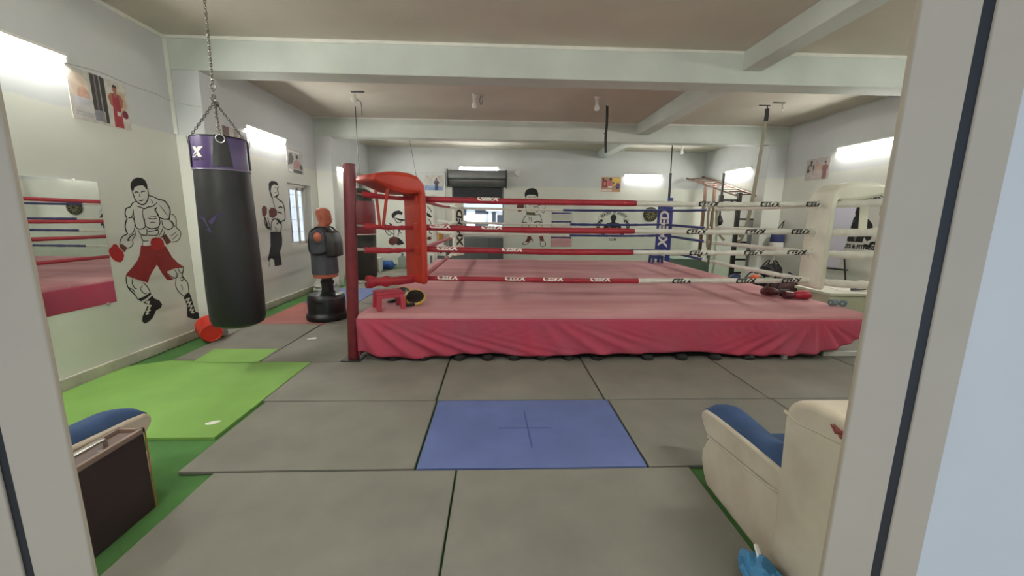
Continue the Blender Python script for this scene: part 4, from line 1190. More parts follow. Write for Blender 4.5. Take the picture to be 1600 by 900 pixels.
LN = [
 (0.013, [(4.598,1.83),(4.603,1.788),(4.614,1.746),(4.639,1.713),(4.691,1.69),(4.738,1.705),(4.774,1.748),(4.796,1.798),(4.798,1.862)]),
 (0.012, [(4.622,1.819),(4.646,1.827),(4.672,1.82)]), (0.012, [(4.701,1.824),(4.729,1.838),(4.759,1.84)]),
 (0.008, [(4.687,1.814),(4.673,1.781),(4.693,1.777)]), (0.010, [(4.658,1.737),(4.686,1.733),(4.719,1.744)]),
 (0.013, [(4.626,1.725),(4.576,1.704),(4.545,1.664),(4.495,1.647),(4.476,1.616),(4.469,1.574),(4.483,1.537),(4.461,1.5),(4.445,1.448),(4.451,1.401),(4.458,1.376),(4.405,1.355),(4.37,1.32),(4.354,1.279)]),
 (0.010, [(4.574,1.633),(4.547,1.563),(4.495,1.542),(4.549,1.547),(4.567,1.499),(4.556,1.435),(4.521,1.382),(4.472,1.363)]),
 (0.010, [(4.568,1.413),(4.545,1.349),(4.509,1.313),(4.507,1.269),(4.478,1.236),(4.434,1.224)]), (0.012, [(4.54,1.37),(4.484,1.343),(4.448,1.305),(4.484,1.311)]),
 (0.011, [(4.57,1.628),(4.566,1.542),(4.567,1.478),(4.584,1.434),(4.632,1.422),(4.679,1.437),(4.694,1.464),(4.685,1.531),(4.681,1.597),(4.695,1.641)]),
 (0.012, [(4.697,1.542),(4.694,1.464),(4.743,1.427),(4.823,1.425),(4.875,1.449),(4.9,1.501),(4.89,1.576),(4.864,1.627)]),
 (0.012, [(4.625,1.672),(4.673,1.66),(4.715,1.647),(4.771,1.667),(4.833,1.679),(4.894,1.719)]), (0.010, [(4.743,1.542),(4.801,1.532),(4.863,1.541)]), (0.008, [(4.766,1.564),(4.813,1.564),(4.86,1.558)]), (0.007, [(4.76,1.491),(4.801,1.496),(4.834,1.489)]),
 (0.015, [(4.795,1.796),(4.858,1.785),(4.922,1.759),(5.004,1.746),(5.048,1.7),(5.071,1.636),(5.049,1.565),(5.038,1.535),(4.967,1.529),(4.906,1.547),(4.875,1.587),(4.86,1.644)]),
 (0.008, [(4.924,1.691),(4.972,1.64),(5.018,1.57)]), (0.010, [(4.844,1.627),(4.885,1.665),(4.846,1.641)]), (0.009, [(4.812,1.755),(4.834,1.728),(4.824,1.705)]),
 (0.012, [(5.063,1.591),(5.116,1.577),(5.143,1.528),(5.131,1.456),(5.136,1.419),(5.186,1.375),(5.167,1.301),(5.108,1.259),(5.023,1.254)]),
 (0.012, [(4.929,1.518),(4.927,1.46),(4.963,1.418),(5.023,1.408),(5.077,1.435),(5.077,1.481),(5.036,1.523),(4.995,1.523)]), (0.008, [(5.128,1.377),(5.052,1.337),(5.021,1.326)]), (0.008, [(5.139,1.346),(5.076,1.3),(5.043,1.283)]), (0.010, [(5.067,1.511),(5.098,1.468),(5.111,1.432)]),
 (0.011, [(4.594,1.417),(4.608,1.379),(4.64,1.357),(4.691,1.353),(4.708,1.408),(4.693,1.425)]), (0.011, [(4.621,1.356),(4.626,1.312),(4.653,1.286),(4.706,1.29)]),
 (0.010, [(4.706,1.352),(4.768,1.344),(4.83,1.347),(4.856,1.375),(4.854,1.404),(4.777,1.395),(4.71,1.391)]), (0.011, [(4.879,1.432),(4.833,1.404),(4.814,1.411)]), (0.009, [(4.93,1.436),(4.899,1.379),(4.849,1.334)]), (0.009, [(4.952,1.4),(4.921,1.343),(4.888,1.319)]), (0.010, [(4.628,1.287),(4.623,1.243)]),
 (0.012, [(4.367,0.931),(4.359,0.868),(4.371,0.8),(4.411,0.744),(4.44,0.705),(4.46,0.658)]), (0.011, [(4.437,0.893),(4.423,0.841),(4.445,0.787),(4.471,0.777)]), (0.010, [(4.368,0.806),(4.417,0.778),(4.44,0.738)]),
 (0.012, [(4.556,0.83),(4.594,0.789),(4.622,0.727),(4.629,0.702)]), (0.010, [(4.544,0.798),(4.514,0.769),(4.526,0.733),(4.559,0.702),(4.593,0.709)]),
 (0.012, [(5.005,0.93),(5.029,0.889),(5.044,0.837),(5.016,0.81),(4.965,0.827),(4.914,0.878)]), (0.012, [(5.018,0.798),(4.998,0.732),(5.014,0.667),(5.066,0.6),(5.116,0.558)]), (0.013, [(5.16,0.941),(5.151,0.886),(5.122,0.832),(5.16,0.769),(5.193,0.719),(5.193,0.647),(5.19,0.602)]), (0.010, [(5.07,0.946),(5.084,0.888),(5.125,0.848)]), (0.012, [(5.084,0.794),(5.118,0.808),(5.133,0.78),(5.102,0.759),(5.085,0.781)]), (0.009, [(5.071,0.72),(5.096,0.678),(5.079,0.629)]),
]
for w_, p_ in LN: F_.line(p_, w_)
F_.build('outline', P_k, mu)['kind'] = 'stuff'
F_ = Film(left3, 0.004)
for p_ in ([(4.507,0.621),(4.567,0.634),(4.639,0.671)], [(4.551,0.602),(4.598,0.604),(4.568,0.564),(4.612,0.554),(4.568,0.524),(4.595,0.506),(4.544,0.498),(4.565,0.472),(4.527,0.475)],
           [(5.115,0.507),(5.193,0.523),(5.133,0.464),(5.21,0.473),(5.15,0.421),(5.218,0.419),(5.166,0.364),(5.234,0.362),(5.185,0.327),(5.236,0.321)]):
    F_.line(p_, 0.022, taper=False, k=2)
F_.build('boot_laces', P_w, mu)

# second boxer by the window
mu = thing('boxer_mural', 'wall painting of a boxer with raised guard and black shorts beside the window', 'mural', (XL, 7.3, 0.7))
F_ = Film(left3, 0.002)
for pts in ([(7.185,1.295),(7.367,1.296),(7.547,1.281),(7.557,1.169),(7.531,1.04),(7.439,0.929),(7.453,0.81),(7.466,0.683),(7.227,0.685),(7.218,0.796),(7.153,0.841),(7.087,0.823),(7.07,0.775),(7.028,0.834),(7.099,0.946),(7.155,1.066)],
            [(7.273,2.129),(7.361,2.182),(7.48,2.187),(7.56,2.165),(7.579,2.103),(7.534,2.118),(7.437,2.125),(7.354,2.087),(7.312,1.999),(7.359,1.904),(7.375,1.836),(7.314,1.902),(7.263,2.02)],
            [(7.056,1.557),(7.094,1.533),(7.141,1.399),(7.204,1.356),(7.131,1.343),(7.07,1.389)],
            [(7.447,1.545),(7.551,1.48),(7.602,1.493),(7.54,1.416),(7.445,1.481)]):
    F_.fill(pts)
F_.pieces(['shorts', 'hair', 'shade', 'shade'], P_k, mu)
F_ = Film(left3, 0.0025)
F_.fill([(6.994,1.687),(7.036,1.738),(7.096,1.744),(7.149,1.707),(7.128,1.605),(7.047,1.552),(6.993,1.581)])
F_.fill([(7.203,1.667),(7.292,1.72),(7.413,1.708),(7.466,1.658),(7.444,1.588),(7.315,1.532),(7.203,1.562)])
F_.fill([(6.699,1.58),(6.751,1.571),(6.782,1.522),(6.747,1.454),(6.682,1.432)])
F_.pieces(['glove', 'glove', 'glove'], P_b, mu)
F_ = Film(left3, 0.003)
for w_, p_ in ((0.03, [(7.579,2.103),(7.539,2.038),(7.555,1.964),(7.482,1.922),(7.405,1.906)]), (0.03, [(7.454,1.921),(7.566,1.858),(7.676,1.817),(7.719,1.714),(7.725,1.571),(7.682,1.492),(7.57,1.48)]),
               (0.028, [(7.515,1.723),(7.594,1.737),(7.661,1.726)]), (0.028, [(7.471,1.633),(7.558,1.639),(7.622,1.609)]), (0.02, [(7.358,1.842),(7.375,1.781),(7.411,1.72)]),
               (0.026, [(7.057,1.562),(7.035,1.485),(7.063,1.401),(7.133,1.353),(7.182,1.386),(7.155,1.484),(7.141,1.557)]), (0.026, [(7.205,1.311),(7.233,1.422),(7.292,1.503),(7.387,1.522),(7.448,1.494),(7.458,1.443),(7.399,1.431)]),
               (0.026, [(7.518,1.288),(7.563,1.377),(7.578,1.467)]), (0.016, [(7.46,2.07),(7.516,2.066)]), (0.016, [(7.427,1.981),(7.494,1.99)]), (0.02, [(7.072,0.784),(7.049,0.702)]),
               (0.02, [(7.345,1.382),(7.375,1.343),(7.406,1.304)])):
    F_.line(p_, w_)
F_.build('outline', P_k, mu)['kind'] = 'stuff'

# boxer on the back wall
mu = thing('boxer_mural', 'small wall painting of a young boxer in white shorts on the back wall', 'mural', (1.1, YB, 0.7))
F_ = Film(back3, 0.002)
F_.fill([(0.878,2.245),(0.866,2.35),(0.918,2.448),(1.017,2.502),(1.138,2.514),(1.241,2.468),(1.297,2.369),(1.3,2.264),(1.274,2.217),(1.24,2.274),(1.155,2.31),(1.007,2.308),(0.932,2.275),(0.911,2.217)])
F_.pieces(['hair'], P_k, mu)
F_ = Film(back3, 0.0025)
for pts in ([(0.614,1.859),(0.634,1.978),(0.701,2.045),(0.809,2.047),(0.856,1.981),(0.841,1.875),(0.759,1.781),(0.677,1.774)], [(1.256,2.066),(1.286,2.159),(1.361,2.181),(1.406,2.121),(1.404,2.001),(1.326,1.961),(1.279,2.0)],
            [(0.971,1.056),(1.064,1.052),(1.127,0.922),(1.022,0.806),(0.911,0.832),(0.978,0.948)], [(1.35,1.055),(1.477,1.056),(1.521,0.854),(1.394,0.848)], [(0.957,2.062),(1.025,2.081),(1.107,2.051),(1.067,1.984),(0.986,1.996)]):
    F_.fill(pts)
F_.pieces(['glove', 'glove', 'boot', 'boot', 'chin_shade'], P_b, mu)
F_ = Film(back3, 0.0025)
F_.fill([(0.93,1.775),(1.208,1.759),(1.221,1.666),(0.932,1.681)])
for pts in ([(0.794,1.471),(0.969,1.449),(0.964,1.413),(0.783,1.433)], [(1.16,1.451),(1.296,1.506),(1.45,1.454),(1.451,1.408),(1.297,1.46),(1.172,1.416)]):
    F_.fill(pts)
F_.pieces(['belt', 'trim', 'trim'], P_o, mu)
F_ = Film(back3, 0.003)
for p_ in ([(0.905,2.246),(0.915,2.154),(0.971,2.088)], [(1.268,2.251),(1.275,2.159),(1.228,2.084),(1.134,2.051)], [(0.981,2.228),(1.022,2.245),(1.063,2.224)], [(1.13,2.23),(1.17,2.247),(1.211,2.226)],
           [(1.069,2.156),(1.105,2.146),(1.14,2.157)], [(0.904,1.995),(0.895,1.915),(0.948,1.858),(1.021,1.837)], [(1.136,1.945),(1.204,1.933),(1.286,1.947)], [(1.258,1.973),(1.341,1.881),(1.451,1.869),(1.526,1.91),(1.515,2.003)],
           [(1.412,1.789),(1.481,1.757),(1.523,1.803)], [(0.932,1.676),(0.871,1.595),(0.81,1.474)], [(1.221,1.666),(1.346,1.702),(1.403,1.601),(1.45,1.454)], [(1.08,1.624),(1.104,1.544),(1.1,1.463)],
           [(0.794,1.433),(0.802,1.298),(0.85,1.218)], [(0.97,1.414),(1.025,1.355),(0.973,1.246)], [(1.216,1.411),(1.273,1.304),(1.329,1.237)], [(1.446,1.413),(1.44,1.224)],
           [(0.911,0.838),(0.832,0.782),(0.844,0.741),(0.954,0.75),(1.036,0.806)], [(1.127,0.922),(1.161,0.881),(1.091,0.826)], [(1.394,0.848),(1.414,0.711),(1.495,0.684),(1.568,0.72),(1.56,0.816),(1.521,0.857)], [(0.993,1.623),(1.048,1.57),(1.022,1.516)], [(0.936,1.769),(0.929,1.823),(0.961,1.863)], [(1.235,1.76),(1.289,1.814),(1.301,1.881)]):
    F_.line(p_, 0.022)
F_.build('outline', P_k, mu)['kind'] = 'stuff'

# boxer partly behind the red corner pad
mu = thing('boxer_mural', 'wall painting of a boxer with dark red gloves, partly behind the red corner pad', 'mural', (-2.7, YB, 0.7))
F_ = Film(back3, 0.002)
for pts in ([(-3.318,1.645),(-3.214,1.745),(-3.08,1.773),(-2.966,1.715),(-2.986,1.632),(-3.118,1.654),(-3.226,1.596),(-3.263,1.513),(-3.305,1.546)], [(-3.205,1.547),(-3.057,1.509),(-2.825,1.479),(-2.993,1.444),(-3.125,1.465)],
            [(-3.412,1.379),(-3.313,1.347),(-3.3,1.264),(-3.359,1.286)], [(-2.217,1.724),(-2.118,1.659),(-2.027,1.568),(-2.121,1.56),(-2.219,1.625)], [(-3.252,0.777),(-3.145,0.93),(-3.015,0.83),(-2.951,0.73),(-3.155,0.677)]):
    F_.fill(pts)
F_.pieces(['hair', 'shade', 'shade', 'shade', 'shade'], P_k, mu)
F_ = Film(back3, 0.0025)
F_.fill([(-3.446,0.809),(-3.398,0.911),(-3.279,0.953),(-3.162,0.934),(-3.132,0.846),(-3.187,0.727),(-3.323,0.675),(-3.423,0.715)])
F_.fill([(-2.237,0.922),(-2.152,0.974),(-2.069,0.924),(-2.104,0.873),(-2.199,0.848)])
F_.pieces(['glove', 'glove'], P_b, mu)
F_ = Film(back3, 0.003)
for p_ in ([(-3.503,1.345),(-3.542,1.211),(-3.492,1.061),(-3.405,0.985)], [(-3.405,0.985),(-3.325,1.046),(-3.26,1.013),(-3.285,0.952)], [(-3.266,1.264),(-3.265,1.131),(-3.256,1.03)], [(-3.139,1.265),(-3.105,1.115),(-3.144,0.964)],
           [(-3.015,1.284),(-3.087,1.149),(-3.024,1.049)], [(-3.452,1.212),(-3.423,1.112),(-3.324,1.08)], [(-2.196,1.906),(-2.098,1.808),(-2.044,1.687)], [(-2.188,1.526),(-2.107,1.427),(-2.095,1.227),(-2.159,1.092)], [(-2.159,1.092),(-2.059,1.042),(-2.085,0.958)],
           [(-3.22,1.597),(-3.199,1.448),(-3.095,1.383),(-2.986,1.45)]):
    F_.line(p_, 0.026)
F_.build('outline', P_k, mu)['kind'] = 'stuff'

# club emblem: banner, boxer silhouette and laurel, used on two walls
def emblem(to3, label, loc, s, bottom, reading=1):
    """drawn in units of s around 0,0; reading = direction of u for the reader"""
    t = thing('emblem_mural', label, 'mural', loc)
    def T(d):
        return lambda u, v, dd: to3(u * s * reading, v * s, dd)
    F = Film(T(0), 0.002)
    F.fill(ell(0, 0.50, 0.20, 0.22, 20))
    F.fill([(-0.10, 0.34), (0.10, 0.34), (0.13, 0.22), (0.36, 0.16), (0.50, 0.02), (0.56, -0.22), (0.52, -0.42), (0.40, -0.48), (0.30, -0.36), (0.26, -0.52), (-0.26, -0.52), (-0.30, -0.36), (-0.42, -0.48), (-0.58, -0.42), (-0.64, -0.22), (-0.58, 0.0), (-0.40, 0.16), (-0.13, 0.22)])
    F.build('silhouette', P_k, t)
    F = Film(T(0), 0.003)
    F.fill([(-0.34, -0.06), (-0.30, -0.02), (-0.14, -0.12), (-0.18, -0.16)]).fill([(0.34, -0.10), (0.36, -0.06), (0.22, -0.12), (0.2, -0.18)]).fill([(-0.06, -0.34), (0.0, -0.28), (0.06, -0.34), (0.02, -0.50), (-0.02, -0.50)])
    F.line([(0.08, 0.14), (0.16, 0.06), (0.28, 0.04)], 0.02).line([(-0.1, 0.14), (-0.18, 0.06), (-0.3, 0.06)], 0.02)
    F.build('highlights', P_g, t)
    F = Film(T(0), 0.002)
    for sg in (-1, 1):
        for i in range(8):
            a = R(8 + 14 * i)
            cx, cy = sg * 0.98 * math.cos(R(-70) + a), -0.06 + 0.62 * math.sin(R(-70) + a)
            for off in (-0.07, 0.07):
                tang = a + R(-70) + R(90) + (0.6 if off > 0 else -0.6)
                F.fill([(sg * (abs(cx) + off * 0.8 + p[0]), cy + p[1]) for p in ell(0, 0, 0.105, 0.048, 8, tang)])
    F.build('laurel', P_k, t)['kind'] = 'stuff'
    F = Film(T(0), 0.002)
    cen, r1, r2 = (0, -0.55), 1.30, 1.52
    def bp(a, r): return (cen[0] + r * math.sin(a) * 0.95, cen[1] + r * math.cos(a))
    A = R(38)
    F.line([bp(-A + 2 * A * i / 14, r1) for i in range(15)], 0.022, taper=False).line([bp(-A + 2 * A * i / 14, r2) for i in range(15)], 0.022, taper=False)
    for sg in (-1, 1):
        F.line([bp(sg * A, r1), bp(sg * A, r2)], 0.022, k=1)
        F.line([bp(sg * A * 0.86, r1), (sg * 0.66, 0.30), (sg * 0.98, 0.24), (sg * 1.02, 0.36), (sg * 0.92, 0.42), (sg * 1.0, 0.56), bp(sg * A, r1 + 0.12)], 0.02, k=1)
        F.fill(ell(sg * 0.86, 0.36, 0.035, 0.035, 8))
    F.build('banner', P_k, t)
    L = MB()
    txt = 'BOXING IN SHADOW'
    for i, ch in enumerate(txt):
        if ch == ' ': continue
        a = R(-34 + 68 * i / (len(txt) - 1))
        c = bp(a, (r1 + r2) / 2)
        def f(u, v, a=a, c=c):
            return to3((c[0] + u * math.cos(a) + v * math.sin(a)) * s * reading, (c[1] - u * math.sin(a) + v * math.cos(a)) * s, 0.0025)
        words(L, ch, 0.17, f, bold=0.008)
    words(L, bottom, 0.17 if len(bottom) > 6 else 0.19, lambda u, v: to3(u * s * reading, (v - 0.66 - (0.22 if len(bottom) < 7 else 0)) * s, 0.0025), bold=0.008)
    o = L.build('lettering', P_k, t, smooth=False, recalc=False)
    o['kind'] = 'stuff'
emblem(lambda u, v, d: back3(3.74 + u, 1.37 + v, d), 'black boxer emblem with laurel and banner on the back wall', (3.74, YB, 0.9), 0.50, 'CLUB')
emblem(lambda u, v, d: right3(7.14 + u, 1.54 + v, d), 'black boxer emblem with banner on the right wall behind the white corner pad', (XR, 7.14, 1.0), 0.60, 'SPORTS & FITNESS', -1)

# ================================================================ POSTERS
M_paper = mat('poster_paper', '#D8D5CC', 0.6, var=0.03)
def pm(c): return mat('print_' + c.strip('#'), c, 0.55, var=0.14, scale=14)
def poster(label, to3, u0, v0, u1, v1, flip, bgc, patches, cat='poster'):
    cu, cv_ = (u0 + u1) / 2, (v0 + v1) / 2
    t = thing('poster', label, cat, to3(cu, v0, 0.0))
    def F3(u, v, d):
        uu = u1 - (u1 - u0) * u if flip else u0 + (u1 - u0) * u
        return to3(uu, v0 + (v1 - v0) * v, d)
    m = MB()
    q = [(0, 0), (1, 0), (1, 1), (0, 1)]
    m.add([F3(u, v, 0.0005) for u, v in q] + [F3(u, v, 0.003) for u, v in q], [(0, 1, 2, 3), (4, 5, 6, 7), (0, 1, 5, 4), (1, 2, 6, 5), (2, 3, 7, 6), (3, 0, 4, 7)])
    sh = m.build('sheet', pm(bgc), t, smooth=False)
    mats = []; F = Film(F3, 0.0034)
    for k, (c, pts) in enumerate(patches):
        mm = pm(c)
        if mm not in mats: mats.append(mm)
        F.fill(pts, mats.index(mm), lift=0.0002 * k)
    if patches:
        F.build('print', mats, t)
    return t
def rc(x0, y0, x1, y1): return [(x0, y0), (x1, y0), (x1, y1), (x0, y1)]
def boxer(cx, base, h, skin, shirt, hair='#2A2523', shorts=None, w=1.0):
    k = h * w
    out = [(skin, [(cx + x * k, base + y * h) for x, y in ((-.20, .50), (-.24, .66), (-.17, .75), (-.05, .78), (.05, .78), (.17, .75), (.24, .66), (.20, .50), (.12, .44), (.0, .42), (-.12, .44))]),
           (shirt, [(cx + x * k, base + y * h) for x, y in ((-.13, .30), (-.12, .60), (-.10, .75), (-.06, .74), (0, .66), (.06, .74), (.10, .75), (.12, .60), (.13, .30))]),
           (shorts or shirt, [(cx + x * k, base + y * h) for x, y in ((-.15, .0), (-.14, .32), (.14, .32), (.15, .0))]),
           (skin, [(cx + p[0] * w, base + .86 * h + p[1]) for p in ell(0, 0, .065 * h, .085 * h, 12)]),
           (hair, [(cx + x * k, base + y * h) for x, y in ((-.068, .87), (-.065, .94), (0, .975), (.065, .94), (.068, .87), (.04, .91), (-.04, .91))])]
    return out
poster('long poster with a boxer in a red singlet, on the left wall above the mirror', left3, 4.095, 2.47, 4.70, 2.935, False, '#C9C6BC',
       [('#D6C6B4', ell(0.17, 0.62, 0.15, 0.30, 14)), ('#CDA794', ell(0.22, 0.48, 0.10, 0.20, 12)), ('#C9C8CE', rc(0.05, 0.26, 0.32, 0.46)), ('#C5C5C4', rc(0.04, 0.06, 0.34, 0.22)), ('#A9A9A9', rc(0.06, 0.15, 0.34, 0.17)), ('#A9A9A9', rc(0.06, 0.10, 0.34, 0.12)),
        ('#3C3838', rc(0.36, 0.28, 0.56, 1.0)), ('#6F6A68', rc(0.42, 0.28, 0.45, 1.0)), ('#8E8A88', rc(0.50, 0.05, 0.525, 1.0)), ('#8D8D97', rc(0.36, 0.06, 0.50, 0.28)), ('#3A3636', rc(0.54, 0.05, 0.60, 0.98)), ('#CFCBC2', rc(0.60, 0.0, 0.99, 0.99)), ('#CDB49A', ell(0.86, 0.60, 0.10, 0.22, 10))]
       + boxer(0.77, 0.02, 0.93, '#A86F58', '#A83A44', w=0.62) + [('#7A2A35', ell(0.91, 0.33, 0.06, 0.09, 10)), ('#D8CFC8', rc(0.76, 0.27, 0.83, 0.36))])
poster('dark poster strip of three boxers on the left wall behind the bag chains', left3, 6.2, 2.28, 6.78, 2.86, False, '#8F877C',
       [('#5B3A2C', rc(0.02, 0.62, 0.25, 1.0)), ('#B9B2A6', rc(0.26, 0.1, 0.45, 1.0)), ('#6A5F55', ell(0.52, 0.6, 0.14, 0.34, 12)), ('#4B4844', rc(0.68, 0.02, 0.98, 1.0)), ('#8A857E', ell(0.83, 0.66, 0.07, 0.16, 10)), ('#726D66', rc(0.74, 0.1, 0.92, 0.5))])
poster('square black and white poster of a seated boxer above the sliding window', left3, 7.96, 2.40, 8.60, 2.845, False, '#BFBEBA',
       [('#5C5A58', [(0.05, 0.3), (0.12, 0.75), (0.3, 0.85), (0.42, 0.6), (0.3, 0.4)]), ('#E2E0DC', rc(0.1, 0.86, 0.8, 0.95)), ('#B58A86', [(0.35, 0.2), (0.4, 0.5), (0.6, 0.62), (0.85, 0.45), (0.9, 0.2)]), ('#3E3C3B', ell(0.62, 0.72, 0.08, 0.1, 10)), ('#3E3C3B', ell(0.85, 0.3, 0.1, 0.12, 10)), ('#EDECE8', rc(0.05, 0.05, 0.3, 0.14)), ('#3E3C3B', rc(0.35, 0.02, 0.9, 0.16))])
poster('narrow dark poster on the left wall between the far pillar and the red post', left3, 9.95, 2.05, 10.25, 2.95, False, '#3F3B39', [('#6E625A', ell(0.5, 0.65, 0.3, 0.2, 10)), ('#57504C', rc(0.2, 0.1, 0.8, 0.5))])
poster('grey poster of a standing boxer on the left wall near the back corner', left3, 11.75, 2.05, 12.45, 2.80, False, '#A9A7A3', boxer(0.5, 0.04, 0.92, '#75706B', '#5A5856', w=0.9))
poster('white and blue poster with a person in blue left of the roller shutter', back3, -2.26, 2.40, -1.70, 2.87, False, '#D3D0CA',
       [('#8FA5CE', rc(0, 0, 1, 0.26)), ('#A6B6D6', rc(0, 0.22, 0.6, 0.34)), ('#CBB9A8', ell(0.15, 0.86, 0.06, 0.08, 8)), ('#C6C2C0', ell(0.34, 0.62, 0.12, 0.2, 10)), ('#BFB3AA', ell(0.8, 0.85, 0.1, 0.1, 8)), ('#C7BDB2', ell(0.45, 0.88, 0.05, 0.07, 8))] + boxer(0.66, 0.0, 0.82, '#7A5D50', '#3B4A72', w=0.8))
poster('colourful magenta and yellow crowd poster on the back wall', back3, 3.29, 2.43, 3.91, 2.885, False, '#B58E6E',
       [('#8E3A52', rc(0.05, 0.3, 0.3, 0.8)), ('#D9B65A', rc(0.55, 0.65, 0.95, 0.95)), ('#C96A78', ell(0.45, 0.6, 0.12, 0.25, 10)), ('#D9C7C0', rc(0.02, 0.02, 0.55, 0.2)), ('#5B3C66', ell(0.85, 0.4, 0.12, 0.2, 10)), ('#3C3A40', ell(0.47, 0.85, 0.07, 0.1, 8)), ('#E6E0D8', rc(0.35, 0.28, 0.55, 0.38)), ('#D8845A', ell(0.18, 0.55, 0.06, 0.16, 8)), ('#4A3A3A', ell(0.1, 0.86, 0.05, 0.08, 8)), ('#E0C468', ell(0.7, 0.55, 0.08, 0.12, 8)), ('#4C7A4A', rc(0.6, 0.55, 0.68, 0.66)), ('#2F3350', rc(0.78, 0.2, 0.92, 0.32))])
poster('pale poster of three boxers on the right wall above the blue bag', right3, 7.96, 2.44, 8.58, 2.87, True, '#BDB7B4',
       [('#C8A99C', ell(0.52, 0.5, 0.12, 0.3, 10)), ('#D3C2BB', rc(0.36, 0.1, 0.66, 0.5))] + boxer(0.22, 0.0, 0.95, '#6E625E', '#C7C0BC', w=0.7) + boxer(0.82, 0.0, 0.85, '#9A6E62', '#8B5A55', w=0.7) + [('#5E3A3A', ell(0.12, 0.45, 0.06, 0.09, 8))])

# ================================================================ BACK WALL FITTINGS
M_galv = mat('galvanised_sheet', '#7E8082', 0.38, metal=0.75, var=0.1, scale=3)
M_slat = mat('shutter_slats', '#3C3E42', 0.45, metal=0.5, var=0.08)
sh = thing('roller_shutter', 'half raised dark roller shutter under its grey metal housing on the back wall', 'shutter', (-0.61, YB, 2.06))
prof = [(YB - 0.001, 3.0), (YB - 0.24, 3.0), (YB - 0.30, 2.95), (YB - 0.32, 2.86), (YB - 0.31, 2.76), (YB - 0.27, 2.71), (YB - 0.29, 2.68), (YB - 0.27, 2.60), (YB - 0.20, 2.52), (YB - 0.001, 2.52)]
MB().prism([(-1.49, y, z) for y, z in prof], (1.75, 0, 0)).build('housing', M_galv, sh, bevel=0.006)
for x in (-1.53, 0.26):
    MB().box(x, YB - 0.33, 2.49, x + 0.035, YB - 0.001, 3.02).build('end_plate', M_slat, sh, bevel=0.005)
m = MB(); rows = []
for i in range(25):
    z = 2.54 - 0.46 * i / 24
    rows.append([(-1.415, YB + 0.03 - 0.012 * (i % 4 in (1, 2)), z), (0.205, YB + 0.03 - 0.012 * (i % 4 in (1, 2)), z)])
o_ = 0
m.v = [p for r_ in rows for p in r_]
m.f = [[2 * i, 2 * i + 1, 2 * i + 3, 2 * i + 2] for i in range(24)]; m.m = [0] * 24
m.build('slat_curtain', M_slat, sh, smooth=False)
MB().box(-1.415, YB + 0.0, 2.05, 0.205, YB + 0.045, 2.085).build('bottom_bar', M_galv, sh, bevel=0.004)
for x in (-1.42, 0.17):
    MB().box(x, YB + 0.012, 1.145, x + 0.04, YB + 0.055, 2.52).build('guide_rail', M_galv, sh, bevel=0.003)

M_cab = mat('grey_cabinet', '#6F7274', 0.5, metal=0.3, var=0.06)
cb = thing('metal_cabinet', 'low grey metal cabinet with two doors under the shutter opening', 'cabinet', (-0.65, 12.65, 0.0))
MB().box(-1.50, 12.53, 0.02, 0.20, 12.78, 0.965).build('body', M_cab, cb, bevel=0.006)
MB().box(-1.485, 12.512, 0.05, -0.285, 12.529, 0.945).build('door', M_cab, cb, bevel=0.004)
dd = MB().box(-0.270, 12.512, 0.05, 0.185, 12.529, 0.945).build('door', mat('grey_cabinet_dark', '#5E6163', 0.5, metal=0.3), cb, bevel=0.004)
MB().box(-0.25, 12.500, 0.55, -0.235, 12.512, 0.68).build('handle', M_dsteel, dd, bevel=0.002)

st_ = thing('kitchen_stand', 'white low stand with three black knobs beside the back left corner of the ring', 'stand', (-1.85, 12.6, 0.0))
MB().box(-2.12, 12.42, 0.0, -1.58, 12.78, 0.70).build('body', M_white, st_, bevel=0.012)
for x in (-1.98, -1.86, -1.74):
    MB().lathe((x, 12.42, 0.50), [(0.028, 0.0), (0.028, 0.02), (0.02, 0.03), (0.005, 0.032)], 14, M=Matrix.Rotation(R(90), 3, 'X')).build('knob', M_black, st_)
MB().box(-2.08, 12.413, 0.06, -1.62, 12.42, 0.40).build('front_panel', M_cab, st_, bevel=0.003)
tag(MB().box(-2.00, 12.50, 0.71, -1.65, 12.74, 0.82).build('white_tray', M_white, bevel=0.02, seg=3), 'white plastic tray on the low stand behind the ring', 'tray')
cbx = thing('carton', 'orange-brown carton standing on the white tray behind the ring', 'box', (-1.83, 12.62, 0.825))
MB().box(-1.97, 12.53, 0.825, -1.69, 12.71, 1.10).build('body', mat('orange_card', '#B97C38', 0.7, var=0.06), cbx, bevel=0.004)
MB().box(-1.86, 12.527, 0.825, -1.80, 12.530, 1.10).build('tape', mat('tan_tape', '#CBA86A', 0.4), cbx)
tag(MB().cyl((-1.63, YB - 0.018, 1.0), (-1.63, YB - 0.018, 2.95), 0.014, n=8).cyl((-1.63, YB - 0.018, 2.95), (-3.0, YB - 0.018, 2.95), 0.012, n=8).build('conduit', M_white), 'thin white conduit pipe running down the back wall left of the shutter', 'pipe')
jb = thing('junction_box', 'white round junction box on the back wall right of the shutter', 'junction box', (0.64, YB, 2.92))
MB().lathe((0.64, YB - 0.001, 2.95), [(0.085, 0.0), (0.085, 0.03), (0.07, 0.045), (0.02, 0.048)], 20, M=Matrix.Rotation(R(90), 3, 'X')).build('cover', M_white, jb)
MB().tube([(0.30, YB - 0.008, 2.93), (0.56, YB - 0.008, 2.94)], 0.006, 6).build('cable', M_white, jb)

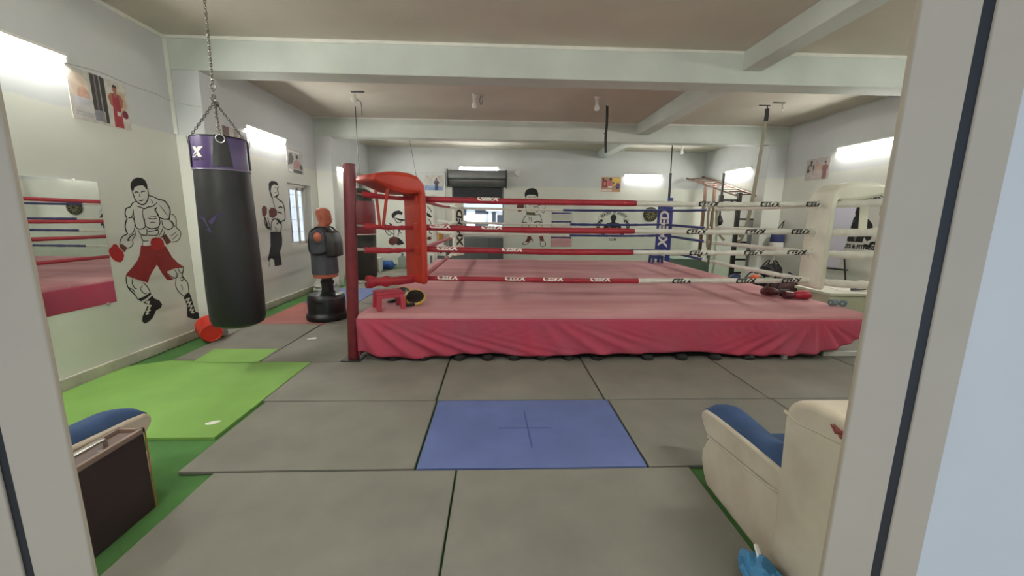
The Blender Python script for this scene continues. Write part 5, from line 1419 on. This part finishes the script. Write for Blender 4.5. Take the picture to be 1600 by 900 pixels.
# dartboard
db = thing('dartboard', 'round dartboard with pale sectors on the back wall by the blue corner', 'dartboard', (4.93, YB, 1.5))
Mx = Matrix.Rotation(R(90), 3, 'X')
dc = Vector((4.93, YB - 0.002, 1.745))
M_dk = mat('dartboard_dark', '#2E2E26', 0.8, var=0.1); M_dp = mat('dartboard_pale', '#8E8660', 0.8)
MB().lathe(dc, [(0.22, 0.0), (0.232, 0.01), (0.232, 0.03), (0.224, 0.038), (0.01, 0.038)], 40, M=Mx).build('board', M_dk, db)
m1 = MB()
for k in range(0, 20, 2):
    a0, a1 = R(18 * k - 9), R(18 * k + 9)
    def dp(a, r_): return dc + Vector((r_ * math.cos(a), -0.0395, r_ * math.sin(a)))
    m1.add([dp(a0, 0.04), dp(a0, 0.15), dp((a0 + a1) / 2, 0.15), dp(a1, 0.15), dp(a1, 0.04)], [(0, 1, 2, 3, 4)])
for k in range(20):
    a = R(18 * k)
    m1.add([dc + Vector((0.19 * math.cos(a) + dx, -0.0395, 0.19 * math.sin(a) + dz)) for dx, dz in ((-0.008, -0.012), (0.008, -0.012), (0.008, 0.012), (-0.008, 0.012))], [(0, 1, 2, 3)])
o_ = m1.build('sectors', M_dp, db, smooth=False, recalc=False); o_['kind'] = 'stuff'
m2 = MB()
for rr in (0.04, 0.10, 0.15, 0.165):
    m2.torus(dc + Vector((0, -0.04, 0)), rr, 0.0025, 30, 5, M=Mx)
o_ = m2.build('wire_rings', M_dsteel, db); o_['kind'] = 'stuff'

# ================================================================ HANGING THINGS
def bulb(x, y, label, cable=None):
    t = thing('light_bulb', label, 'light bulb', (x, y, ZT), 'unlit bulbs on the ceiling')
    MB().lathe((x, y, ZT), [(0.045, -0.001), (0.045, -0.018), (0.03, -0.03), (0.026, -0.075), (0.03, -0.08), (0.03, -0.10), (0.02, -0.105)], 18).build('holder', M_white, t)
    MB().lathe((x, y, ZT), [(0.018, -0.10), (0.02, -0.12), (0.040, -0.155), (0.046, -0.185), (0.040, -0.215), (0.02, -0.232), (0.004, -0.235)], 18).build('bulb', mat('frosted_glass', '#ECEBE6', 0.25), t)
    if cable:
        MB().tube(smooth_path([(x + 0.11, y, ZT - 0.002), (x + 0.14, y, ZT - 0.05), (x + 0.135, y, ZT - 0.12), (x + 0.11, y, ZT - 0.17), (x + 0.09, y, ZT - 0.10), (x + 0.105, y, ZT - 0.03)], 4), 0.005, 6).build('loose_cable', M_blk, t)
bulb(-0.40, 7.35, 'unlit white bulb with a loose cable loop on the ceiling above the red ropes', True)
bulb(1.73, 7.33, 'unlit white bulb on the ceiling left of the hanging black strap')
bulb(5.32, 11.8, 'unlit small bulb on the far ceiling bay above the dartboard')
def webbing(mb, pts, w, th, up):
    P = smooth_path(pts, 3)
    for i in range(len(P) - 1):
        mb.bar(P[i], P[i + 1], w, th, up=up)
    return mb
hs_ = thing('hanging_strap', 'black strap hanging from the ceiling in front of the second beam', 'strap', (1.96, 7.53, 2.8))
webbing(MB(), [(1.965, 7.53, 3.60), (1.975, 7.53, 3.3), (1.965, 7.53, 3.05), (1.98, 7.53, 2.78)], 0.045, 0.006, (0, 1, 0.1)).build('webbing', M_blk, hs_, angle=60)
MB().tube(smooth_path([(1.96, 7.53, 3.679), (1.96, 7.53, 3.63), (1.98, 7.53, 3.60), (1.965, 7.53, 3.585)], 4), 0.008, 8).build('hook', M_steel, hs_)
MB().bar((1.93, 7.52, 3.12), (1.99, 7.52, 3.10), 0.02, 0.02).build('buckle', M_dsteel, hs_, bevel=0.003)
hs_ = thing('hanging_strap', 'long black strap hanging from the far ceiling down to the blue corner post', 'strap', (4.40, 10.25, 2.0))
webbing(MB(), [(4.36, 10.25, 3.67), (4.37, 10.25, 3.2), (4.38, 10.25, 2.75)], 0.028, 0.006, (0, 1, 0.1)).build('cord', M_blk, hs_, angle=60)
webbing(MB(), [(4.38, 10.25, 2.76), (4.385, 10.25, 2.4), (4.39, 10.25, 1.9)], 0.06, 0.008, (0, 1, 0.1)).build('webbing', M_blk, hs_, angle=60)
MB().bar((4.35, 10.24, 2.76), (4.41, 10.24, 2.76), 0.05, 0.02).build('buckle', M_steel, hs_, bevel=0.003)
tb = thing('resistance_band', 'tan loop band hanging from a ceiling hook on the right of the ring', 'band', (4.9, 7.6, 1.2))
M_tan = mat('tan_rubber', '#857E6C', 0.7, var=0.1)
webbing(MB(), [(4.955, 7.6, 3.50), (4.93, 7.6, 2.9), (4.87, 7.6, 2.1), (4.80, 7.6, 1.45), (4.70, 7.62, 1.28)], 0.055, 0.008, (0, 1, 0.1)).build('strand', M_tan, tb, angle=60)
webbing(MB(), [(4.965, 7.61, 3.50), (4.945, 7.61, 2.9), (4.90, 7.61, 2.1), (4.83, 7.61, 1.5), (4.74, 7.63, 1.18), (4.70, 7.62, 1.22)], 0.05, 0.008, (0, 1, 0.1)).build('strand', M_tan, tb, angle=60)
webbing(MB(), [(4.95, 7.6, 3.62), (4.96, 7.6, 3.54), (4.955, 7.6, 3.40)], 0.07, 0.02, (0, 1, 0.1)).build('tie', M_blk, tb, angle=60)
MB().bar((4.80, 7.6, 3.672), (5.0, 7.6, 3.672), 0.03, 0.014).tube([(4.955, 7.6, 3.67), (4.955, 7.6, 3.60)], 0.010, 8).build('hook', M_dsteel, tb)
hk_ = thing('ceiling_hook', 'short steel bracket hook on the ceiling beside the tan band', 'hook', (5.1, 7.4, ZT))
MB().bar((4.92, 7.40, 3.672), (5.14, 7.40, 3.672), 0.03, 0.014).build('bracket', M_dsteel, hk_)
MB().tube(smooth_path([(5.10, 7.4, 3.67), (5.10, 7.4, 3.60), (5.12, 7.4, 3.56), (5.09, 7.4, 3.55)], 4), 0.012, 8).build('hook', M_steel, hk_)

M_dgreen = mat('dark_green_leather', '#23271F', 0.45, var=0.15, scale=5)
M_maroon = mat('maroon_leather', '#6E1F24', 0.42, var=0.12, scale=5)
hb = thing('heavy_bag', 'maroon topped black heavy bag hanging behind the red corner post', 'punching bag', (-2.44, 7.36, 0.45))
c_ = Vector((-2.44, 7.36, 0))
MB().lathe(c_, [(0.06, 0.44), (0.18, 0.45), (0.222, 0.49), (0.235, 0.56), (0.238, 0.9), (0.24, 1.28)], 28).build('body', M_dgreen, hb)
MB().lathe(c_, [(0.242, 1.26), (0.246, 1.28), (0.246, 1.78), (0.235, 1.86)], 28).build('middle_panel', M_maroon, hb)
MB().lathe(c_, [(0.238, 1.85), (0.225, 1.94), (0.17, 2.03), (0.08, 2.07), (0.02, 2.08)], 28).build('top', M_dgreen, hb)
MB().torus(c_ + Vector((0, 0, 1.27)), 0.246, 0.008, 30, 6).torus(c_ + Vector((0, 0, 1.03)), 0.241, 0.008, 30, 6).build('strap_bands', M_white, hb)
MB().tube([(c_.x, c_.y, 2.06), (c_.x, c_.y, 3.44)], 0.007, 6).build('cord', M_blk, hb)
pl = MB().bar((-2.50, 7.36, 3.672), (-2.28, 7.36, 3.672), 0.05, 0.014).build('bracket', M_dsteel, hb)
MB().lathe((-2.455, 7.36, 3.56), [(0.03, -0.03), (0.055, -0.02), (0.06, 0.0), (0.055, 0.02), (0.03, 0.03)], 18, M=Matrix.Rotation(R(90), 3, 'X')).build('pulley', M_white, hb)
MB().tube(smooth_path([(-2.44, 7.36, 3.66), (-2.41, 7.36, 3.56), (-2.34, 7.36, 3.50), (-2.335, 7.36, 3.30)], 4), 0.006, 6).build('hook', M_dsteel, hb)
sb = thing('heavy_bag', 'slim blue and maroon heavy bag hanging behind the red corner pad', 'punching bag', (-2.24, 11.62, 0.8))
c_ = Vector((-2.22, 11.62, 0))
MB().lathe(c_, [(0.05, 0.80), (0.12, 0.81), (0.15, 0.85), (0.155, 1.0), (0.155, 1.46)], 24).build('lower_body', M_maroon, sb)
MB().lathe(c_, [(0.156, 1.455), (0.157, 1.47), (0.152, 1.98), (0.14, 2.03), (0.05, 2.04)], 24).build('upper_body', mat('blue_leather', '#27357A', 0.4, var=0.1), sb)
for k in range(3):
    a = k * 2.094 + 0.4
    MB().tube([(c_.x + 0.13 * math.cos(a), c_.y + 0.13 * math.sin(a), 2.03), (c_.x, c_.y, 2.40)], 0.006, 6).build('strap', M_blk, sb)
MB().tube([(c_.x, c_.y, 2.39), (c_.x - 0.2, c_.y, 3.68)], 0.006, 6).build('cord', M_dsteel, sb)
tag(MB().tube(smooth_path([(XL + 0.012, 4.11, 2.945), (XL + 0.012, 4.4, 2.975), (XL + 0.012, 4.75, 2.955), (XL + 0.012, 5.05, 2.96), (XL + 0.014, 5.297, 2.94), (XL + 0.2, 5.297, 2.90), (XL + 0.355, 5.297, 2.885)], 4), 0.003, 6).build('wall_cable', mat('grey_cable', '#B5B5AA', 0.6)), 'thin grey cable drooping along the left wall above the boxer poster', 'cable')

# ================================================================ BEHIND THE RING, LEFT
tt = thing('side_table', 'small white table by the back left corner with black strap over it', 'table', (-3.5, 11.7, 0.0))
MB().box(-3.80, 11.52, 0.375, -3.36, 11.86, 0.405).build('tabletop', M_white, tt, bevel=0.006)
MB().box(-3.79, 11.53, 0.0, -3.765, 11.85, 0.375).build('side_panel', M_white, tt, bevel=0.003)
MB().box(-3.40, 11.53, 0.0, -3.375, 11.85, 0.375).build('side_panel', M_white, tt, bevel=0.003)
MB().box(-3.765, 11.82, 0.0, -3.40, 11.84, 0.375).build('back_panel', M_white, tt)
hsx = webbing(MB(), [(-3.62, 11.60, 0.412), (-3.58, 11.49, 0.41), (-3.57, 11.475, 0.33), (-3.58, 11.47, 0.22), (-3.62, 11.47, 0.10)], 0.05, 0.008, (0.2, 1, 0.2))
tag(hsx.build('black_strap', M_blk, angle=60), 'black strap draped over the edge of the small white table', 'strap')
M_wb = mat('blue_bottle_plastic', '#3562A8', 0.2, trans=0.35, var=0.05)
M_wc = mat('clear_bottle_plastic', '#C9D2CE', 0.12, trans=0.75)
def water_bottle(base, axis, m, label):
    t = thing('water_bottle', label, 'water bottle', base, 'large water bottles by the back wall')
    Mq_ = Vector(axis).normalized().to_track_quat('Z', 'Y').to_matrix()
    rp = [(0.10, 0.0), (0.132, 0.012), (0.135, 0.03)]
    for k in range(4):
        z = 0.05 + 0.062 * k
        rp += [(0.135, z), (0.128, z + 0.012), (0.128, z + 0.022), (0.135, z + 0.034)]
    rp += [(0.135, 0.31), (0.12, 0.35), (0.06, 0.385), (0.032, 0.40), (0.030, 0.44)]
    MB().lathe(base, rp, 24, M=Mq_).build('body', m, t)
    MB().lathe(Vector(base) + Mq_ @ Vector((0, 0, 0.425)), [(0.034, 0.0), (0.036, 0.03), (0.03, 0.036)], 16, M=Mq_).build('cap', mat('blue_cap', '#2F4F86', 0.4), t)
water_bottle((-3.50, 12.08, 0.139), (1, 0.12, 0.0), M_wb, 'blue water bottle lying on its side right of the small white table')
water_bottle((-2.92, 12.42, 0.0), (0, 0, 1), M_wc, 'clear water bottle standing upright against the back wall')
tag(MB().lathe((-2.58, 12.35, 0), [(0.08, 0.0), (0.11, 0.01), (0.10, 0.08), (0.06, 0.14), (0.03, 0.16)], 20).build('paint_tub', mat('dusty_red', '#7A5048', 0.7)), 'dull red tub on the floor right of the clear water bottle', 'tub')
fl = thing('plastic_sack', 'white crumpled plastic sack by the wall behind the torso dummy', 'sack', (-3.62, 8.55, 0.0))
m = MB(); rnd = random.Random(9); rings = []
for i in range(8):
    t_ = i / 7
    rings.append([(-3.66 + (0.24 * (1 - 0.5 * t_ ** 2)) * (1 + 0.22 * rnd.uniform(-1, 1)) * math.cos(2 * math.pi * k / 16), 8.55 + (0.30 * (1 - 0.5 * t_ ** 2)) * (1 + 0.18 * rnd.uniform(-1, 1)) * math.sin(2 * math.pi * k / 16), 0.002 + 0.30 * t_ + 0.01 * rnd.random()) for k in range(16)])
m.loft(rings).build('body', mat('white_sack_plastic', '#C4C6BE', 0.5, var=0.08), fl, angle=30)
MB().tube([(-3.66, 8.55, 0.29), (-3.65, 8.52, 0.36), (-3.61, 8.50, 0.42)], [0.06, 0.03, 0.06], 10).build('tied_neck', mat('white_sack_plastic', '#C4C6BE', 0.5), fl)

# ================================================================ BEHIND THE RING, RIGHT
M_rust = mat('rusty_tube', '#6B4F43', 0.6, metal=0.3, var=0.2, scale=8)
M_darkm = mat('dark_brown_tube', '#2B2624', 0.5, metal=0.3, var=0.12)
mb_ = thing('monkey_bars', 'rusty overhead ladder on dark posts along the right wall of the far bay', 'monkey bars', (6.2, 11.0, 0.0))
a0, a1 = Vector((5.95, 12.70, 2.87)), Vector((5.95, 9.82, 2.17))
b0, b1 = Vector((6.45, 12.70, 2.93)), Vector((6.45, 9.82, 2.17))
for p, q in ((a0, a1), (b0, b1)):
    MB().tube([p, q], 0.022, 10).build('rail', M_rust, mb_)
for k in range(8):
    t_ = (k + 0.6) / 8.4
    MB().tube([a0.lerp(a1, t_), b0.lerp(b1, t_)], 0.016, 8).build('rung', M_rust, mb_)
MB().bar((5.95, 11.48, 0.0), (5.95, 11.48, 2.55), 0.075, 0.075).build('post', M_rust, mb_, bevel=0.004)
MB().bar((6.45, 11.9, 0.0), (6.45, 11.9, 2.66), 0.07, 0.07).build('post', M_rust, mb_, bevel=0.004)
for x, w_ in ((5.95, 0.085), (6.45, 0.12)):
    MB().bar((x, 9.80, 0.0), (x, 9.80, 2.26), w_, 0.085).build('post', M_darkm, mb_, bevel=0.004)
for z in (0.28, 0.62, 1.05, 1.42, 1.62):
    MB().bar((5.95, 9.80, z), (6.45, 9.80, z), 0.05, 0.045).build('crossbar', M_darkm, mb_, bevel=0.003)
MB().bar((5.52, 9.84, 2.08), (5.95, 9.84, 2.08), 0.05, 0.05).build('side_arm', M_darkm, mb_, bevel=0.003)
MB().bar((5.78, 9.84, 2.06), (5.95, 9.84, 1.86), 0.04, 0.04).build('brace', M_darkm, mb_, bevel=0.003)
MB().bar((5.52, 9.84, 1.96), (5.52, 9.84, 2.72), 0.045, 0.045).build('upright', M_darkm, mb_, bevel=0.003)
MB().bar((5.52, 9.84, 1.95), (5.52, 9.84, 2.2), 0.085, 0.085).build('sleeve', M_darkm, mb_, bevel=0.004)
spb = thing('speed_bag', 'black speed bag under its round board beside the monkey bars', 'speed bag', (5.53, 9.84, 1.45))
MB().lathe((5.53, 9.84, 0), [(0.27, 1.84), (0.28, 1.85), (0.28, 1.875), (0.27, 1.885), (0.06, 1.89), (0.05, 1.95), (0.02, 1.955)], 32).build('board', M_darkm, spb)
MB().lathe((5.53, 9.84, 0), [(0.012, 1.455), (0.05, 1.47), (0.082, 1.53), (0.080, 1.59), (0.05, 1.66), (0.02, 1.72), (0.012, 1.84)], 20).build('bag', M_blk, spb)
tag(webbing(MB(), [(5.36, 9.70, 1.83), (5.37, 9.70, 1.62), (5.41, 9.70, 1.40), (5.50, 9.70, 1.22), (5.62, 9.70, 1.10)], 0.06, 0.006, (0, 1, 0.1)).build('fabric_belt', mat('tan_webbing', '#8F8A74', 0.85), angle=60), 'tan fabric belt looped below the speed bag board', 'belt')
tag(MB().prism([(6.16, 9.55, 0.03), (6.34, 9.50, 0.03), (6.36, 9.70, 1.60), (6.20, 9.74, 1.60)], (0.01, 0.03, 0)).build('grey_plank', mat('grey_board', '#8B8D92', 0.6, var=0.08), bevel=0.004), 'grey padded plank leaning against the posts of the monkey bars', 'plank')
tag(MB().ball((5.95, 9.60, 0.145), (0.17, 0.15, 0.14), 20, 12).build('exercise_ball', mat('dark_blue_rubber', '#232B55', 0.5)), 'dark blue ball on the floor below the grey plank', 'ball')
crt = thing('storage_bin', 'pale green plastic bin on the floor behind the right rear of the ring', 'bin', (5.2, 10.9, 0.0))
MB().loft([[(4.85, 10.6, 0.0), (5.75, 10.6, 0.0), (5.75, 11.2, 0.0), (4.85, 11.2, 0.0)], [(4.80, 10.55, 0.52), (5.80, 10.55, 0.52), (5.80, 11.25, 0.52), (4.80, 11.25, 0.52)]]).build('body', mat('grey_green_plastic', '#6F8275', 0.5), crt, bevel=0.02)
MB().box(4.78, 10.53, 0.50, 5.82, 11.27, 0.55).build('rim', mat('grey_green_plastic', '#6F8275', 0.5), crt, bevel=0.01)
cw = thing('low_cabinet', 'low white cabinet by the foot of the right pillar', 'cabinet', (5.9, 9.0, 0.0))
MB().box(5.78, 8.90, 0.0, 6.14, 9.14, 0.50).build('body', M_white, cw, bevel=0.008)
MB().box(5.80, 8.888, 0.05, 6.12, 8.90, 0.45).build('door', M_white, cw, bevel=0.004)

# duffel bags in a heap, with an orange cone
M_duf = mat('black_duffel', '#1E1B1D', 0.8, var=0.2, scale=6, bump=0.3, bscale=50)
M_duf2 = mat('wine_duffel', '#3A1A1E', 0.75, var=0.2, scale=6, bump=0.3, bscale=50)
def duffel(c, L, r, rz, m, label):
    t = thing('duffel_bag', label, 'bag', c, 'gym bags behind the ring')
    d = Vector((math.cos(rz), math.sin(rz), 0)); n_ = Vector((-d.y, d.x, 0)); rnd = random.Random(int(c[0] * 100))
    rings = []
    for i, (t_, k) in enumerate(((-0.5, 0.62), (-0.47, 0.92), (-0.25, 1.02), (0, 0.95), (0.22, 1.05), (0.47, 0.92), (0.5, 0.62))):
        rings.append([Vector(c) + d * (t_ * L) + n_ * (r * k * math.cos(2 * math.pi * j / 16) * rnd.uniform(0.93, 1.07)) + Vector((0, 0, r * 0.86 + r * 0.86 * k * math.sin(2 * math.pi * j / 16) * rnd.uniform(0.9, 1.05))) for j in range(16)])
    MB().loft(rings).build('body', m, t, sub=1)
    for s in (-1, 1):
        sp = smooth_path([Vector(c) + d * (L * -0.22) + n_ * (s * r * 0.9) + Vector((0, 0, r * 1.2)), Vector(c) + d * (L * -0.12) + n_ * (s * r * 0.4) + Vector((0, 0, r * 2.1)), Vector(c) + d * (L * 0.12) + n_ * (s * r * 0.4) + Vector((0, 0, r * 2.1)), Vector(c) + d * (L * 0.22) + n_ * (s * r * 0.9) + Vector((0, 0, r * 1.2))], 4)
        MB().tube(sp, 0.014, 6).build('handle', M_blk, t)
    MB().bar(Vector(c) - d * (L * 0.4) + Vector((0, 0, r * 1.75)), Vector(c) + d * (L * 0.4) + Vector((0, 0, r * 1.75)), 0.02, 0.012).build('zip', M_dsteel, t)
duffel((5.62, 8.35, 0.0), 0.62, 0.22, R(10), M_duf, 'black gym bag at the left end of the heap by the right pillar')
duffel((6.16, 8.20, 0.0), 0.55, 0.23, R(75), M_duf2, 'dark wine gym bag on the floor in the heap by the right wall')
duffel((5.90, 8.30, 0.40), 0.60, 0.16, R(35), M_duf, 'black gym bag lying on top of the heap by the right pillar')
duffel((5.76, 7.70, 0.0), 0.50, 0.24, R(95), M_duf2, 'dark wine gym bag standing beside the white corner pad')
cn = thing('sports_ball', 'orange ball in front of the heap of gym bags', 'ball', (5.36, 7.98, 0.0))
MB().ball((5.36, 7.98, 0.40), 0.095, 20, 12).build('ball', mat('orange_rubber', '#D65A2C', 0.5), cn)
MB().lathe((5.36, 7.98, 0), [(0.16, 0.0), (0.16, 0.02), (0.07, 0.05), (0.06, 0.26), (0.10, 0.31), (0.085, 0.312)], 20).build('stand', M_blk, cn)

# blue punch mitt bag hanging on the right wall
hbg = thing('drawstring_bag', 'small blue drawstring bag hanging from a hook near the right pillar', 'bag', (6.45, 8.98, 0.95))
MB().lathe((6.44, 8.98, 0), [(0.05, 0.93), (0.125, 0.94), (0.14, 0.98), (0.14, 1.18), (0.12, 1.30), (0.09, 1.34)], 20).build('body', mat('navy_nylon', '#2E3A6B', 0.6, var=0.1), hbg)
MB().lathe((6.44, 8.98, 0), [(0.1415, 1.00), (0.142, 1.01), (0.142, 1.10), (0.1415, 1.11)], 20).build('band', mat('white_print', '#EDEBE4', 0.6), hbg)
for s in (-1, 1):
    MB().tube([(6.44, 8.98 + s * 0.09, 1.33), (6.56, 8.98, 1.60)], 0.010, 6).build('cord', M_dsteel, hbg)
MB().tube(smooth_path([(6.60, 8.98, 1.60), (6.55, 8.98, 1.59), (6.54, 8.98, 1.62)], 4), 0.008, 6).build('hook', M_steel, hbg)

# whiteboard on a stand
wb = thing('whiteboard_easel', 'pale lilac whiteboard on thin black legs behind the white corner pad', 'easel', (6.3, 7.2, 0.0))
MB().prism([(6.06, 7.22, 0.76), (6.33, 7.10, 0.73), (6.53, 7.12, 1.92), (6.10, 7.26, 1.84)], (0.012, 0.03, 0)).build('board', mat('lilac_board', '#C9C6D6', 0.35, var=0.03), wb, bevel=0.004)
for p, q in (((6.10, 7.24, 0.80), (6.12, 7.0, 0.0)), ((6.44, 7.14, 1.0), (6.48, 6.95, 0.0)), ((6.28, 7.26, 1.6), (6.40, 7.75, 0.0))):
    MB().tube([p, q], 0.014, 8).build('leg', M_blk, wb)
MB().bar((6.02, 7.17, 0.745), (6.45, 7.04, 0.715), 0.07, 0.025).build('tray', M_blk, wb, bevel=0.004)

# low cream chest right of the ring
ch = thing('storage_chest', 'low cream chest beside the right end of the ring', 'chest', (5.75, 6.35, 0.0))
c_ch = mat('cream_laminate', '#B9B6A0', 0.55, var=0.06)
MB().box(5.30, 6.02, 0.0, 6.50, 6.72, 0.43).build('body', c_ch, ch, bevel=0.008)
MB().box(5.27, 5.99, 0.43, 6.53, 6.75, 0.475).build('lid', mat('cream_lid', '#D2D0C0', 0.5), ch, bevel=0.006)
tag(MB().prism([(5.62, 6.2, 0.476), (6.05, 6.12, 0.476), (6.12, 6.45, 0.476), (5.70, 6.52, 0.476)], (0, 0, 0.006)).build('paper_sheet', M_paper, bevel=0.001), 'white sheet of paper on the low cream chest', 'paper')
tag(MB().tube(smooth_path([(5.78, 6.18, 0.506), (5.95, 6.15, 0.518), (6.10, 6.22, 0.53), (6.22, 6.30, 0.55)], 4), [0.02] * 13, 8).build('hand_grip', M_blk), 'black rubber grip lying on the paper on the cream chest', 'grip')
